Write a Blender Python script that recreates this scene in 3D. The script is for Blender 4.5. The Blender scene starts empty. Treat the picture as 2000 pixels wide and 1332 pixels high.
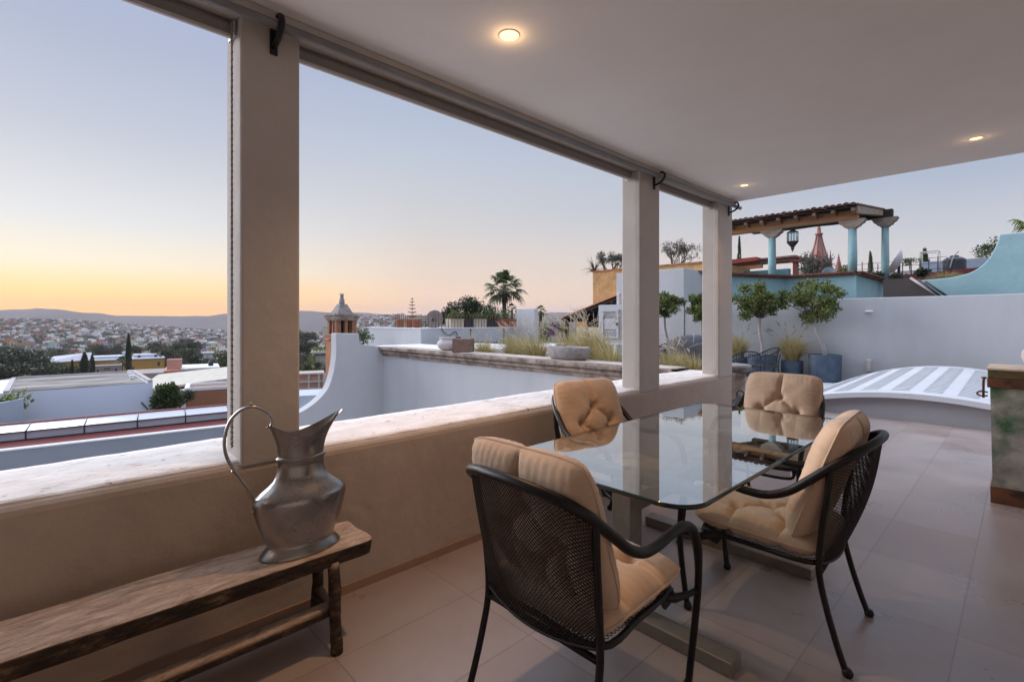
import bpy, math, random
from mathutils import Vector, Matrix, noise as mnoise
sc = bpy.context.scene
COL = sc.collection
PI = math.pi
# ---------------------------------------------------------------- camera constants (metres, level camera, lens shift)
FPX, CXP, HYP, YAW, EYE = 955.0, 1000.0, 626.0, math.radians(46.35), 1.4
FX, FY = -math.sin(YAW), math.cos(YAW)
RX, RY = math.cos(YAW), math.sin(YAW)
def ray(x, y):
    k = (x - CXP) / FPX
    return Vector((FX + RX * k, FY + RY * k, -(y - HYP) / FPX))
def atD(x, y, D): return Vector((0, 0, EYE)) + ray(x, y) * D
def onX(x, y, X): r = ray(x, y); return Vector((0, 0, EYE)) + r * (X / r.x)
def onY(x, y, Y): r = ray(x, y); return Vector((0, 0, EYE)) + r * (Y / r.y)
def onZ(x, y, z): r = ray(x, y); return Vector((0, 0, EYE)) + r * ((z - EYE) / r.z)

def lin(r, g, b):
    f = lambda c: ((c / 255 + .055) / 1.055) ** 2.4 if c > 10 else c / 255 / 12.92
    return (f(r), f(g), f(b))

# ---------------------------------------------------------------- materials
class NT:
    def __init__(s, tree): s.t = tree; s.n = tree.nodes; s.l = tree.links
    def add(s, typ, **kw):
        n = s.n.new(typ)
        for k, v in kw.items():
            if k.startswith('i_'):
                key = k[2:]; key = int(key) if key.isdigit() else key.replace('_', ' ')
                n.inputs[key].default_value = v
            else: setattr(n, k, v)
        return n
    def link(s, a, ao, b, bi): s.l.new(a.outputs[ao], b.inputs[bi])

def new_mat(name):
    m = bpy.data.materials.new(name); m.use_nodes = True
    m.node_tree.nodes.clear()
    return m, NT(m.node_tree)

def M(name, base, rough=.7, metal=0., var=.15, scale=6., bump=.15, bscale=40., bdist=.004, stretch=(1, 1, 1), dark=None,
      dscale=2., dthr=.55, dw=.12, coat=0., sheen=0., obj_color=False, spec=.5, detail=5.):
    """plain surface: two noises vary the colour, a third one gives relief; 'dark' adds stains or a second colour in patches"""
    m, t = new_mat(name)
    out = t.add('ShaderNodeOutputMaterial'); p = t.add('ShaderNodeBsdfPrincipled')
    t.link(p, 0, out, 0)
    tc = t.add('ShaderNodeTexCoord'); mp = t.add('ShaderNodeMapping'); mp.inputs['Scale'].default_value = stretch
    t.link(tc, 'Object', mp, 0)
    nz = t.add('ShaderNodeTexNoise', i_Scale=scale, i_Detail=detail, i_Roughness=.6); t.link(mp, 0, nz, 'Vector')
    rp = t.add('ShaderNodeValToRGB')
    rp.color_ramp.elements[0].position = .3; rp.color_ramp.elements[1].position = .7
    lo = [max(0, c * (1 - var)) for c in base]; hi = [min(1, c * (1 + var)) for c in base]
    rp.color_ramp.elements[0].color = (*lo, 1); rp.color_ramp.elements[1].color = (*hi, 1)
    t.link(nz, 0, rp, 0)
    cur = rp
    if obj_color:
        oi = t.add('ShaderNodeObjectInfo'); mx = t.add('ShaderNodeMix', data_type='RGBA', blend_type='MULTIPLY')
        mx.inputs[0].default_value = 1.; t.l.new(rp.outputs[0], mx.inputs[6]); t.l.new(oi.outputs['Color'], mx.inputs[7]); cur = mx; co = 2
    else: co = 0
    if dark is not None:
        n2 = t.add('ShaderNodeTexNoise', i_Scale=dscale, i_Detail=7., i_Roughness=.65); t.link(mp, 0, n2, 'Vector')
        r2 = t.add('ShaderNodeMapRange'); r2.inputs[1].default_value = dthr - dw; r2.inputs[2].default_value = dthr + dw
        t.link(n2, 0, r2, 0)
        mx = t.add('ShaderNodeMix', data_type='RGBA'); t.link(r2, 0, mx, 0)
        t.l.new(cur.outputs[co], mx.inputs[6]); mx.inputs[7].default_value = (*dark, 1); cur = mx; co = 2
    t.l.new(cur.outputs[co], p.inputs['Base Color'])
    p.inputs['Roughness'].default_value = rough; p.inputs['Metallic'].default_value = metal
    p.inputs['Specular IOR Level'].default_value = spec
    if coat: p.inputs['Coat Weight'].default_value = coat
    if sheen: p.inputs['Sheen Weight'].default_value = sheen; p.inputs['Sheen Roughness'].default_value = .5
    if bump:
        nb = t.add('ShaderNodeTexNoise', i_Scale=bscale, i_Detail=4.); t.link(mp, 0, nb, 'Vector')
        bp = t.add('ShaderNodeBump', i_Strength=bump, i_Distance=bdist); t.link(nb, 0, bp, 'Height'); t.link(bp, 0, p, 'Normal')
    return m

def leafmat(name, c1, c2, trans=.25, rough=.5):
    m, t = new_mat(name)
    out = t.add('ShaderNodeOutputMaterial'); p = t.add('ShaderNodeBsdfPrincipled', i_Roughness=rough)
    tr = t.add('ShaderNodeBsdfTranslucent'); ms = t.add('ShaderNodeMixShader'); ms.inputs[0].default_value = trans
    g = t.add('ShaderNodeNewGeometry'); rp = t.add('ShaderNodeValToRGB')
    rp.color_ramp.elements[0].color = (*c1, 1); rp.color_ramp.elements[1].color = (*c2, 1)
    t.link(g, 'Random Per Island', rp, 0); t.link(rp, 0, p, 'Base Color'); t.link(rp, 0, tr, 'Color')
    t.link(p, 0, ms, 1); t.link(tr, 0, ms, 2); t.link(ms, 0, out, 0)
    return m

# ---------------------------------------------------------------- mesh builder
class MB:
    def __init__(s): s.v = []; s.f = []; s.mi = []; s.sm = []
    def face(s, idx, mi=0, sm=False): s.f.append(tuple(idx)); s.mi.append(mi); s.sm.append(sm)
    def add(s, vs, fs, mi=0, sm=False):
        o = len(s.v); s.v.extend([tuple(v) for v in vs])
        for f in fs: s.face([i + o for i in f], mi, sm)
    def box(s, c, d, rz=0., mi=0, mat=None, taper=1.):
        x, y, z = d[0] / 2, d[1] / 2, d[2] / 2
        vs = [Vector((sx * x * (taper if sz > 0 else 1), sy * y * (taper if sz > 0 else 1), sz * z)) for sz in (-1, 1) for sy in (-1, 1) for sx in (-1, 1)]
        R = Matrix.Rotation(rz, 3, 'Z') if mat is None else mat
        vs = [R @ v + Vector(c) for v in vs]
        s.add(vs, [(0, 2, 3, 1), (4, 5, 7, 6), (0, 1, 5, 4), (2, 6, 7, 3), (0, 4, 6, 2), (1, 3, 7, 5)], mi)
        return s
    def bb(s, x0, x1, y0, y1, z0, z1, mi=0):
        return s.box(((x0 + x1) / 2, (y0 + y1) / 2, (z0 + z1) / 2), (x1 - x0, y1 - y0, z1 - z0), mi=mi)
    def tube(s, path, r, n=8, mi=0, cap=True, flat=None, closed=False):
        path = [Vector(p) for p in path]; N = len(path)
        rs = r if isinstance(r, (list, tuple)) else [r] * N
        tg = []
        for i in range(N):
            if closed: d = path[(i + 1) % N] - path[i - 1]
            else: d = path[min(i + 1, N - 1)] - path[max(i - 1, 0)]
            tg.append(d.normalized() if d.length > 1e-9 else Vector((0, 0, 1)))
        up = Vector((0, 0, 1)) if abs(tg[0].z) < .9 else Vector((1, 0, 0))
        u = (up - tg[0] * up.dot(tg[0])).normalized()
        o = len(s.v)
        for i in range(N):
            u = u - tg[i] * u.dot(tg[i])
            u = u.normalized() if u.length > 1e-6 else tg[i].orthogonal().normalized()
            w = tg[i].cross(u)
            for k in range(n):
                a = 2 * PI * k / n
                s.v.append(tuple(path[i] + (u * math.cos(a) + w * math.sin(a) * (flat or 1)) * rs[i]))
        for i in range(N if closed else N - 1):
            j = (i + 1) % N
            for k in range(n):
                k2 = (k + 1) % n
                s.face((o + i * n + k, o + i * n + k2, o + j * n + k2, o + j * n + k), mi, n > 4)
        if cap and not closed:
            s.face([o + k for k in range(n)][::-1], mi); s.face([o + (N - 1) * n + k for k in range(n)], mi)
        return s
    def lathe(s, prof, c=(0, 0, 0), n=32, mi=0, ax=1., ay=1., cap=True, rz=0., sm=True):
        o = len(s.v)
        for r, z in prof:
            for k in range(n):
                a = 2 * PI * k / n
                x, y = r * ax * math.cos(a), r * ay * math.sin(a)
                s.v.append((c[0] + x * math.cos(rz) - y * math.sin(rz), c[1] + x * math.sin(rz) + y * math.cos(rz), c[2] + z))
        for i in range(len(prof) - 1):
            for k in range(n):
                k2 = (k + 1) % n
                s.face((o + i * n + k, o + i * n + k2, o + (i + 1) * n + k2, o + (i + 1) * n + k), mi, sm)
        if cap:
            if prof[0][0] > 1e-5: s.face([o + k for k in range(n)][::-1], mi)
            if prof[-1][0] > 1e-5: s.face([o + (len(prof) - 1) * n + k for k in range(n)], mi)
        return s
    def prism(s, poly, axis, a0, a1, mi=0):
        """poly: 2-D outline; axis 'x','y','z': extruded from a0 to a1 along it (poly in the two other axes, in order)"""
        def mk(p, a):
            if axis == 'x': return (a, p[0], p[1])
            if axis == 'y': return (p[0], a, p[1])
            return (p[0], p[1], a)
        n = len(poly); o = len(s.v)
        s.v.extend([mk(p, a0) for p in poly]); s.v.extend([mk(p, a1) for p in poly])
        s.face([o + i for i in range(n)], mi); s.face([o + n + i for i in range(n)][::-1], mi)
        for i in range(n):
            j = (i + 1) % n
            s.face((o + i, o + n + i, o + n + j, o + j), mi)
        return s
    def grid(s, fn, nu, nv, mi=0, sm=True):
        o = len(s.v)
        for i in range(nu + 1):
            for j in range(nv + 1): s.v.append(tuple(fn(i / nu, j / nv)))
        for i in range(nu):
            for j in range(nv):
                a = o + i * (nv + 1) + j
                s.face((a, a + nv + 1, a + nv + 2, a + 1), mi, sm)
        return s
    def quad(s, c, u, w, mi=0):
        c = Vector(c); u = Vector(u); w = Vector(w)
        s.add([c - u - w, c + u - w, c + u + w, c - u + w], [(0, 1, 2, 3)], mi)
    def xform(s, mat, start=0):
        for i in range(start, len(s.v)): s.v[i] = tuple(mat @ Vector(s.v[i]))
        return s
    def jitter(s, amp, sc_=8., seed=0.):
        for i, v in enumerate(s.v):
            n = mnoise.noise_vector(Vector(v) * sc_ + Vector((seed, seed, seed)))
            s.v[i] = tuple(Vector(v) + n * amp)
        return s
    def build(s, name, mat, parent=None, bevel=0., loc=None, fixn=True):
        """links ONE mesh object; world-space vertices are made local to the parent"""
        me = bpy.data.meshes.new(name)
        off = Vector((0, 0, 0))
        if loc is not None: off = Vector(loc)
        elif parent is not None: off = wloc(parent)
        vs = [tuple(Vector(v) - off) for v in s.v] if off.length > 0 else s.v
        me.from_pydata(vs, [], s.f)
        mats = mat if isinstance(mat, (list, tuple)) else [mat]
        for m in mats: me.materials.append(m)
        me.polygons.foreach_set('material_index', s.mi)
        me.polygons.foreach_set('use_smooth', s.sm)
        if fixn and len(s.f) < 60000:
            import bmesh
            bm = bmesh.new(); bm.from_mesh(me); bmesh.ops.recalc_face_normals(bm, faces=bm.faces); bm.to_mesh(me); bm.free()
        me.update()
        o = bpy.data.objects.new(name, me); COL.objects.link(o)
        if loc is not None: o.location = loc
        if parent is not None: o.parent = parent
        if bevel:
            b = o.modifiers.new('bevel', 'BEVEL'); b.width = bevel; b.segments = 2; b.limit_method = 'ANGLE'; b.angle_limit = math.radians(40)
        return o

def wloc(o):
    v = Vector(o.location)
    while o.parent is not None: o = o.parent; v += Vector(o.location)
    return v

def tag(o, label, cat, group=None):
    o['label'] = label; o['category'] = cat
    if group: o['group'] = group
    return o
def struct(o): o['kind'] = 'structure'; return o
def thing(name, loc, label, cat, group=None, rz=0.):
    o = bpy.data.objects.new(name, None); COL.objects.link(o); o.location = loc; o.rotation_euler = (0, 0, rz)
    o.empty_display_size = .1
    return tag(o, label, cat, group)
def kids(o): return [c for c in bpy.data.objects if c.parent is o]
def copy_tree(root, loc, rz=None, label=None, children=None):
    r = root.copy(); COL.objects.link(r); r.location = loc
    if rz is not None: r.rotation_euler = (0, 0, rz)
    if label: r['label'] = label
    for ch in (children if children is not None else kids(root)):
        c = ch.copy(); COL.objects.link(c); c.parent = r
        for g in kids(ch):
            d = g.copy(); COL.objects.link(d); d.parent = c
    return r
def catmull(pts, per=6, closed=False):
    P = [Vector(p) for p in pts]; N = len(P); out = []
    for i in range(N if closed else N - 1):
        if closed: p0, p1, p2, p3 = P[i - 1], P[i], P[(i + 1) % N], P[(i + 2) % N]
        else: p0, p1, p2, p3 = P[max(i - 1, 0)], P[i], P[i + 1], P[min(i + 2, N - 1)]
        for k in range(per):
            t = k / per
            out.append(.5 * ((2 * p1) + (p2 - p0) * t + (2 * p0 - 5 * p1 + 4 * p2 - p3) * t * t + (3 * p1 - p0 - 3 * p2 + p3) * t ** 3))
    if not closed: out.append(P[-1])
    return out
def interp(tab, x):
    if x <= tab[0][0]: return tab[0][1]
    for (a, b), (c, d) in zip(tab, tab[1:]):
        if x <= c: return b + (d - b) * (x - a) / (c - a)
    return tab[-1][1]
# ================================================================= MATERIALS
m_plaster_in = M('plaster_inner', (.485, .41, .355), .85, var=.07, scale=3, bump=.45, bscale=13, bdist=.014, dark=(.40, .33, .28), dscale=1.6, dthr=.62, dw=.18)
m_column = M('plaster_column', (.52, .475, .435), .85, var=.06, scale=2, bump=.4, bscale=14, bdist=.010, dark=(.46, .41, .37), dscale=1.8, dthr=.62, dw=.15)
m_ceiling = M('plaster_ceiling', (.91, .875, .83), .9, var=.035, scale=1.2, bump=.22, bscale=5, bdist=.012)
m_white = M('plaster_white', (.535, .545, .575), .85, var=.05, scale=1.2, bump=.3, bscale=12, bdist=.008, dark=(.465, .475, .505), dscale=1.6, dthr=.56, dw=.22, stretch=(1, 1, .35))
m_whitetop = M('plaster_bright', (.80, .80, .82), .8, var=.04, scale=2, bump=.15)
m_iron = M('iron_black', (.012, .011, .011), .42, .35, var=.3, scale=30, bump=.08, bscale=120, bdist=.001)
m_ironbr = M('iron_brown', (.022, .017, .015), .5, .3, var=.3, scale=30, bump=0)
m_fabric = M('suede_tan', (.585, .42, .295), .92, var=.12, scale=9, bump=.22, bscale=60, bdist=.004, sheen=.35, stretch=(1, 1, 1), spec=.15)
m_steel = M('table_metal', (.25, .225, .195), .42, .4, var=.15, scale=12, bump=.05, bscale=90, bdist=.001)
m_blue = M('pot_blue', (.055, .085, .135), .55, var=.3, scale=5, bump=.15, dark=(.09, .125, .18), dscale=6, dthr=.55, dw=.15)
m_turq = M('plaster_turquoise', (.35, .54, .59), .85, var=.12, scale=3, bump=.3, bscale=8, bdist=.02, dark=(.28, .46, .51), dscale=1.5, dthr=.58, dw=.15)
m_orange = M('plaster_orange', (.58, .34, .15), .9, var=.25, scale=3, bump=.5, bscale=9, bdist=.03, dark=(.36, .20, .095), dscale=2.5, dthr=.68, dw=.08)
m_terracotta = M('terracotta', (.36, .135, .075), .85, var=.25, scale=8, bump=.3)
m_tile = M('roof_tile', (.33, .16, .125), .85, var=.4, scale=5, bump=.4, bscale=15, bdist=.01, dark=(.16, .10, .09), dscale=3, dthr=.55)
m_redwall = M('plaster_red', (.17, .034, .034), .85, var=.15, scale=3)
m_browngrey = M('plaster_browngrey', (.085, .07, .068), .9, var=.12, scale=2)
m_stonedark = M('stone_dark', (.36, .285, .24), .92, var=.35, scale=7, bump=.8, bscale=22, bdist=.02, dark=(.12, .09, .078), dscale=4, dthr=.58, dw=.12)
m_stonegrey = M('stone_grey', (.30, .275, .27), .92, var=.25, scale=9, bump=.6, bscale=25, bdist=.015, dark=(.16, .14, .135), dscale=5, dthr=.58)
m_stonepink = M('stone_pink', (.30, .115, .10), .9, var=.22, scale=1.2, bump=.3, bscale=4, bdist=.1, dark=(.40, .22, .19), dscale=.5, dthr=.6)
m_claywhite = M('clay_white', (.58, .54, .53), .8, var=.08, scale=6, bump=.15)
m_concrete = M('roof_concrete', (.30, .28, .27), .95, var=.25, scale=.6, bump=.2, dark=(.09, .082, .078), dscale=.38, dthr=.50, dw=.08, stretch=(1.6, .5, 1))
m_black = M('metal_black', (.014, .014, .016), .5, .2, var=.2, bump=0)
m_darkgrey = M('metal_darkgrey', (.045, .047, .055), .5, .3, var=.2, bump=0)
m_blind = M('blind_fabric', (.30, .28, .265), .8, var=.06, scale=20, bump=.05)
m_rodmetal = M('rod_metal', (.20, .19, .185), .45, .5, var=.1, bump=0)
m_chain = M('chain_white', (.62, .59, .57), .5, var=.05, bump=0)
m_bark = M('bark_pale', (.42, .38, .36), .9, var=.25, scale=10, bump=.4, stretch=(1, 1, .3), dark=(.12, .10, .09), dscale=5, dthr=.64, dw=.08)
m_barkdark = M('bark_dark', (.10, .075, .055), .95, var=.3, scale=8, bump=.5, stretch=(1, 1, .3))
m_leaf_topiary = leafmat('leaf_topiary', (.035, .06, .014), (.25, .29, .075))
m_leaf_dark = leafmat('leaf_dark', (.012, .028, .010), (.045, .075, .02))
m_leaf_mid = leafmat('leaf_mid', (.03, .055, .014), (.09, .13, .03))
m_leaf_olive = leafmat('leaf_olive', (.05, .065, .05), (.12, .14, .11))
m_leaf_grey = leafmat('leaf_greybrown', (.055, .05, .035), (.11, .10, .06))
m_grass = leafmat('grass_straw', (.32, .27, .10), (.68, .57, .31), .35, .8)
m_plume = leafmat('grass_plume', (.56, .46, .37), (.80, .71, .60), .4, .9)
m_plumedark = leafmat('grass_plume_dark', (.16, .11, .10), (.30, .22, .18), .3, .9)
m_purple = leafmat('petal_purple', (.09, .015, .10), (.22, .05, .24), .35)
m_yellowleaf = leafmat('leaf_yellowgreen', (.10, .13, .02), (.26, .28, .05), .3)
m_soil = M('soil', (.05, .035, .025), .95)
m_rust = M('rust', (.22, .085, .04), .85, .1, var=.45, scale=18, bump=.5, bscale=45, bdist=.005, dark=(.045, .028, .02), dscale=9, dthr=.52)
m_rod_rust = M('rod_rust', (.17, .075, .05), .8, .2, var=.2, bump=0)
m_woodbeam = M('wood_beam', (.46, .21, .09), .8, var=.35, scale=4, bump=.35, bscale=18, stretch=(.35, 3, 3), dark=(.33, .25, .19), dscale=.9, dthr=.55, dw=.08)
m_woodgrey = M('wood_grey', (.33, .26, .21), .9, var=.25, scale=5, bump=.4, bscale=20, stretch=(1, .4, 2))
m_wooddark = M('wood_dark', (.028, .020, .016), .9, var=.3, scale=6, bump=.2)

def bench_wood():
    m, t = new_mat('wood_bench')
    out = t.add('ShaderNodeOutputMaterial'); p = t.add('ShaderNodeBsdfPrincipled', i_Roughness=.68); t.link(p, 0, out, 0)
    tc = t.add('ShaderNodeTexCoord'); mp = t.add('ShaderNodeMapping'); mp.inputs['Scale'].default_value = (8, 1.7, 8); t.link(tc, 'Object', mp, 0)
    n1 = t.add('ShaderNodeTexNoise', i_Scale=4.2, i_Detail=12., i_Roughness=.78, i_Distortion=1.1); t.link(mp, 0, n1, 'Vector')
    r = t.add('ShaderNodeValToRGB'); cr = r.color_ramp
    cr.elements[0].position = .28; cr.elements[0].color = (.15, .10, .075, 1)
    cr.elements[1].position = .72; cr.elements[1].color = (.86, .74, .63, 1)
    e = cr.elements.new(.45); e.color = (.48, .35, .265, 1)
    e = cr.elements.new(.57); e.color = (.69, .54, .43, 1)
    t.link(n1, 0, r, 0)
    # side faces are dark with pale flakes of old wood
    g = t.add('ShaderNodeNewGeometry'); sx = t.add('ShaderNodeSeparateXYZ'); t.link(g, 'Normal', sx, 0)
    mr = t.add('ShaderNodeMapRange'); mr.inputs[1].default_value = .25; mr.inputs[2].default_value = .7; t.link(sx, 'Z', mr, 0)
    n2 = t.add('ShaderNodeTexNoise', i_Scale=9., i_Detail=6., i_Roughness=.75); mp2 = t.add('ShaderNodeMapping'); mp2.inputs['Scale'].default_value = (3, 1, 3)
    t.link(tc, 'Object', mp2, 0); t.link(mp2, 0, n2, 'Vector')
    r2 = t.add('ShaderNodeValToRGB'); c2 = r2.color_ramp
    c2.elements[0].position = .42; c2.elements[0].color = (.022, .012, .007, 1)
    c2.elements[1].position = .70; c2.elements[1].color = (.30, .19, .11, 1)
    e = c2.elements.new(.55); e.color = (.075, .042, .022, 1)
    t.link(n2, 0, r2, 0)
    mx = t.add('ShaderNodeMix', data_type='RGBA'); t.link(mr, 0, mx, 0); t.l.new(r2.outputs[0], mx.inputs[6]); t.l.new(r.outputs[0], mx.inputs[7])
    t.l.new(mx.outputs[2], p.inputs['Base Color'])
    bp = t.add('ShaderNodeBump', i_Strength=1., i_Distance=.012)
    ad = t.add('ShaderNodeMath', operation='ADD'); t.link(n1, 0, ad, 0); t.link(n2, 0, ad, 1)
    t.link(ad, 0, bp, 'Height'); t.link(bp, 0, p, 'Normal')
    return m
m_bench = bench_wood()

def coping_stone():
    m, t = new_mat('stone_coping')
    out = t.add('ShaderNodeOutputMaterial'); p = t.add('ShaderNodeBsdfPrincipled', i_Roughness=.85); t.link(p, 0, out, 0)
    tc = t.add('ShaderNodeTexCoord'); mp = t.add('ShaderNodeMapping'); mp.inputs['Scale'].default_value = (4.5, 2.0, 4); t.link(tc, 'Object', mp, 0)
    n1 = t.add('ShaderNodeTexNoise', i_Scale=2.5, i_Detail=6.); t.link(mp, 0, n1, 'Vector')
    r = t.add('ShaderNodeValToRGB'); cr = r.color_ramp
    cr.elements[0].position = .3; cr.elements[0].color = (.74, .68, .65, 1); cr.elements[1].position = .7; cr.elements[1].color = (.90, .875, .865, 1)
    t.link(n1, 0, r, 0)
    n2 = t.add('ShaderNodeTexNoise', i_Scale=7., i_Detail=7., i_Roughness=.68, i_Distortion=.8); t.link(mp, 0, n2, 'Vector')
    pit = t.add('ShaderNodeMapRange'); pit.inputs[1].default_value = .62; pit.inputs[2].default_value = .70; t.link(n2, 0, pit, 0)
    mx = t.add('ShaderNodeMix', data_type='RGBA'); t.link(pit, 0, mx, 0); t.l.new(r.outputs[0], mx.inputs[6]); mx.inputs[7].default_value = (.30, .25, .22, 1)
    # joint between two slabs
    sx = t.add('ShaderNodeSeparateXYZ'); t.link(tc, 'Object', sx, 0)
    nj = t.add('ShaderNodeTexNoise', i_Scale=14.); t.link(tc, 'Object', nj, 'Vector')
    a = t.add('ShaderNodeMath', operation='MULTIPLY_ADD'); t.link(nj, 0, a, 0); a.inputs[1].default_value = .03; t.link(sx, 'Y', a, 2)
    b = t.add('ShaderNodeMath', operation='PINGPONG'); t.link(a, 0, b, 0); b.inputs[1].default_value = 3.4
    c = t.add('ShaderNodeMath', operation='LESS_THAN'); t.link(b, 0, c, 0); c.inputs[1].default_value = .004
    mx2 = t.add('ShaderNodeMix', data_type='RGBA'); t.link(c, 0, mx2, 0); t.l.new(mx.outputs[2], mx2.inputs[6]); mx2.inputs[7].default_value = (.16, .135, .12, 1)
    t.l.new(mx2.outputs[2], p.inputs['Base Color'])
    h = t.add('ShaderNodeMath', operation='MULTIPLY_ADD'); t.link(pit, 0, h, 0); h.inputs[1].default_value = -1.2; t.link(n2, 0, h, 2)
    bp = t.add('ShaderNodeBump', i_Strength=.8, i_Distance=.012); t.link(h, 0, bp, 'Height'); t.link(bp, 0, p, 'Normal')
    return m
m_coping = coping_stone()

def floor_mat():
    m, t = new_mat('floor_tiles')
    out = t.add('ShaderNodeOutputMaterial'); p = t.add('ShaderNodeBsdfPrincipled'); t.link(p, 0, out, 0)
    tc = t.add('ShaderNodeTexCoord'); sx = t.add('ShaderNodeSeparateXYZ'); t.link(tc, 'Object', sx, 0)
    cb = t.add('ShaderNodeCombineXYZ'); t.link(sx, 'Y', cb, 'X'); t.link(sx, 'X', cb, 'Y')
    mp = t.add('ShaderNodeMapping'); mp.inputs['Location'].default_value = (-.18, .205 + .44, 0); t.link(cb, 0, mp, 0)
    br = t.add('ShaderNodeTexBrick', offset=0., squash=1.)
    br.inputs['Scale'].default_value = 1.; br.inputs['Brick Width'].default_value = .69; br.inputs['Row Height'].default_value = .44
    br.inputs['Mortar Size'].default_value = .0034; br.inputs['Mortar Smooth'].default_value = .25; br.inputs['Bias'].default_value = 0.
    br.inputs['Color1'].default_value = (.335, .262, .238, 1); br.inputs['Color2'].default_value = (.40, .345, .335, 1); br.inputs['Mortar'].default_value = (.27, .22, .205, 1)
    t.link(mp, 0, br, 'Vector')
    n = t.add('ShaderNodeTexNoise', i_Scale=1.6, i_Detail=6., i_Roughness=.6); t.link(tc, 'Object', n, 'Vector')
    mr = t.add('ShaderNodeMapRange'); mr.inputs[1].default_value = .3; mr.inputs[2].default_value = .7; mr.inputs[3].default_value = .80; mr.inputs[4].default_value = 1.12; t.link(n, 0, mr, 0)
    mx = t.add('ShaderNodeMix', data_type='RGBA', blend_type='MULTIPLY'); mx.inputs[0].default_value = 1.
    t.l.new(br.outputs['Color'], mx.inputs[6]); t.l.new(mr.outputs[0], mx.inputs[7])
    # small chips and scuffs
    mps = t.add('ShaderNodeMapping'); mps.inputs['Scale'].default_value = (9, 22, 9); mps.inputs['Rotation'].default_value = (0, 0, .5); t.link(tc, 'Object', mps, 0)
    n3 = t.add('ShaderNodeTexNoise', i_Scale=1., i_Detail=3.); t.link(mps, 0, n3, 'Vector')
    ch = t.add('ShaderNodeMapRange'); ch.inputs[1].default_value = .775; ch.inputs[2].default_value = .80; ch.inputs[4].default_value = .5; t.link(n3, 0, ch, 0)
    mx2 = t.add('ShaderNodeMix', data_type='RGBA'); t.link(ch, 0, mx2, 0); t.l.new(mx.outputs[2], mx2.inputs[6]); mx2.inputs[7].default_value = (.12, .085, .07, 1)
    t.l.new(mx2.outputs[2], p.inputs['Base Color'])
    rr = t.add('ShaderNodeMapRange'); rr.inputs[1].default_value = .3; rr.inputs[2].default_value = .7; rr.inputs[3].default_value = .24; rr.inputs[4].default_value = .42; t.link(n, 0, rr, 0)
    t.link(rr, 0, p, 'Roughness'); p.inputs['Specular IOR Level'].default_value = .85
    iv = t.add('ShaderNodeMath', operation='MULTIPLY_ADD'); t.link(br, 'Fac', iv, 0); iv.inputs[1].default_value = -1.
    n4 = t.add('ShaderNodeTexNoise', i_Scale=7., i_Detail=4.); t.link(tc, 'Object', n4, 'Vector'); t.link(n4, 0, iv, 2)
    bp = t.add('ShaderNodeBump', i_Strength=.3, i_Distance=.004); t.link(iv, 0, bp, 'Height'); t.link(bp, 0, p, 'Normal')
    return m
m_floor = floor_mat()

def pewter():
    m, t = new_mat('pewter')
    out = t.add('ShaderNodeOutputMaterial'); p = t.add('ShaderNodeBsdfPrincipled', i_Metallic=1.); t.link(p, 0, out, 0)
    tc = t.add('ShaderNodeTexCoord')
    n = t.add('ShaderNodeTexNoise', i_Scale=5., i_Detail=6., i_Roughness=.6); t.link(tc, 'Object', n, 'Vector')
    r = t.add('ShaderNodeValToRGB'); r.color_ramp.elements[0].color = (.29, .275, .26, 1); r.color_ramp.elements[1].color = (.40, .38, .365, 1)
    r.color_ramp.elements[0].position = .3; r.color_ramp.elements[1].position = .7
    t.link(n, 0, r, 0); t.link(r, 0, p, 'Base Color')
    mr = t.add('ShaderNodeMapRange'); mr.inputs[1].default_value = .3; mr.inputs[2].default_value = .75; mr.inputs[3].default_value = .24; mr.inputs[4].default_value = .36
    n2 = t.add('ShaderNodeTexNoise', i_Scale=14., i_Detail=5.); t.link(tc, 'Object', n2, 'Vector'); t.link(n2, 0, mr, 0); t.link(mr, 0, p, 'Roughness')
    bp = t.add('ShaderNodeBump', i_Strength=.03, i_Distance=.006); t.link(n, 0, bp, 'Height'); t.link(bp, 0, p, 'Normal')
    return m
m_pewter = pewter()

def thin_glass(name, tint, f0):
    """flat pane: straight transmission plus mirror reflection that grows towards grazing angles"""
    m, t = new_mat(name)
    out = t.add('ShaderNodeOutputMaterial'); ms = t.add('ShaderNodeMixShader'); tr = t.add('ShaderNodeBsdfTransparent'); gl = t.add('ShaderNodeBsdfGlossy', i_Roughness=.0)
    tr.inputs[0].default_value = (*tint, 1); gl.inputs[0].default_value = (.98, 1., .995, 1)
    lw = t.add('ShaderNodeLayerWeight'); lw.inputs[0].default_value = .5
    pw = t.add('ShaderNodeMath', operation='POWER'); t.link(lw, 'Facing', pw, 0); pw.inputs[1].default_value = 4.
    ma = t.add('ShaderNodeMath', operation='MULTIPLY_ADD'); t.link(pw, 0, ma, 0); ma.inputs[1].default_value = 1 - f0; ma.inputs[2].default_value = f0
    t.link(ma, 0, ms, 0); t.link(tr, 0, ms, 1); t.link(gl, 0, ms, 2); t.link(ms, 0, out, 0)
    return m
m_glass = thin_glass('table_glass', (.92, .965, .95), .44)
m_clear, tcl = new_mat('glass_underside'); ocl = tcl.add('ShaderNodeOutputMaterial'); bcl = tcl.add('ShaderNodeBsdfTransparent'); bcl.inputs[0].default_value = (.90, .96, .94, 1); tcl.link(bcl, 0, ocl, 0)
m_pane = thin_glass('balustrade_glass', (.75, .85, .9), .10)
m_glassedge = M('glass_edge', (.012, .03, .026), .12, var=.2, scale=3, bump=0)
def emit(name, col, strength):
    m, t = new_mat(name)
    out = t.add('ShaderNodeOutputMaterial'); e = t.add('ShaderNodeEmission'); e.inputs[0].default_value = (*col, 1); e.inputs[1].default_value = strength
    t.link(e, 0, out, 0); return m
m_bulb = emit('lamp_glow', (1., .66, .33), 2.1)

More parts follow.
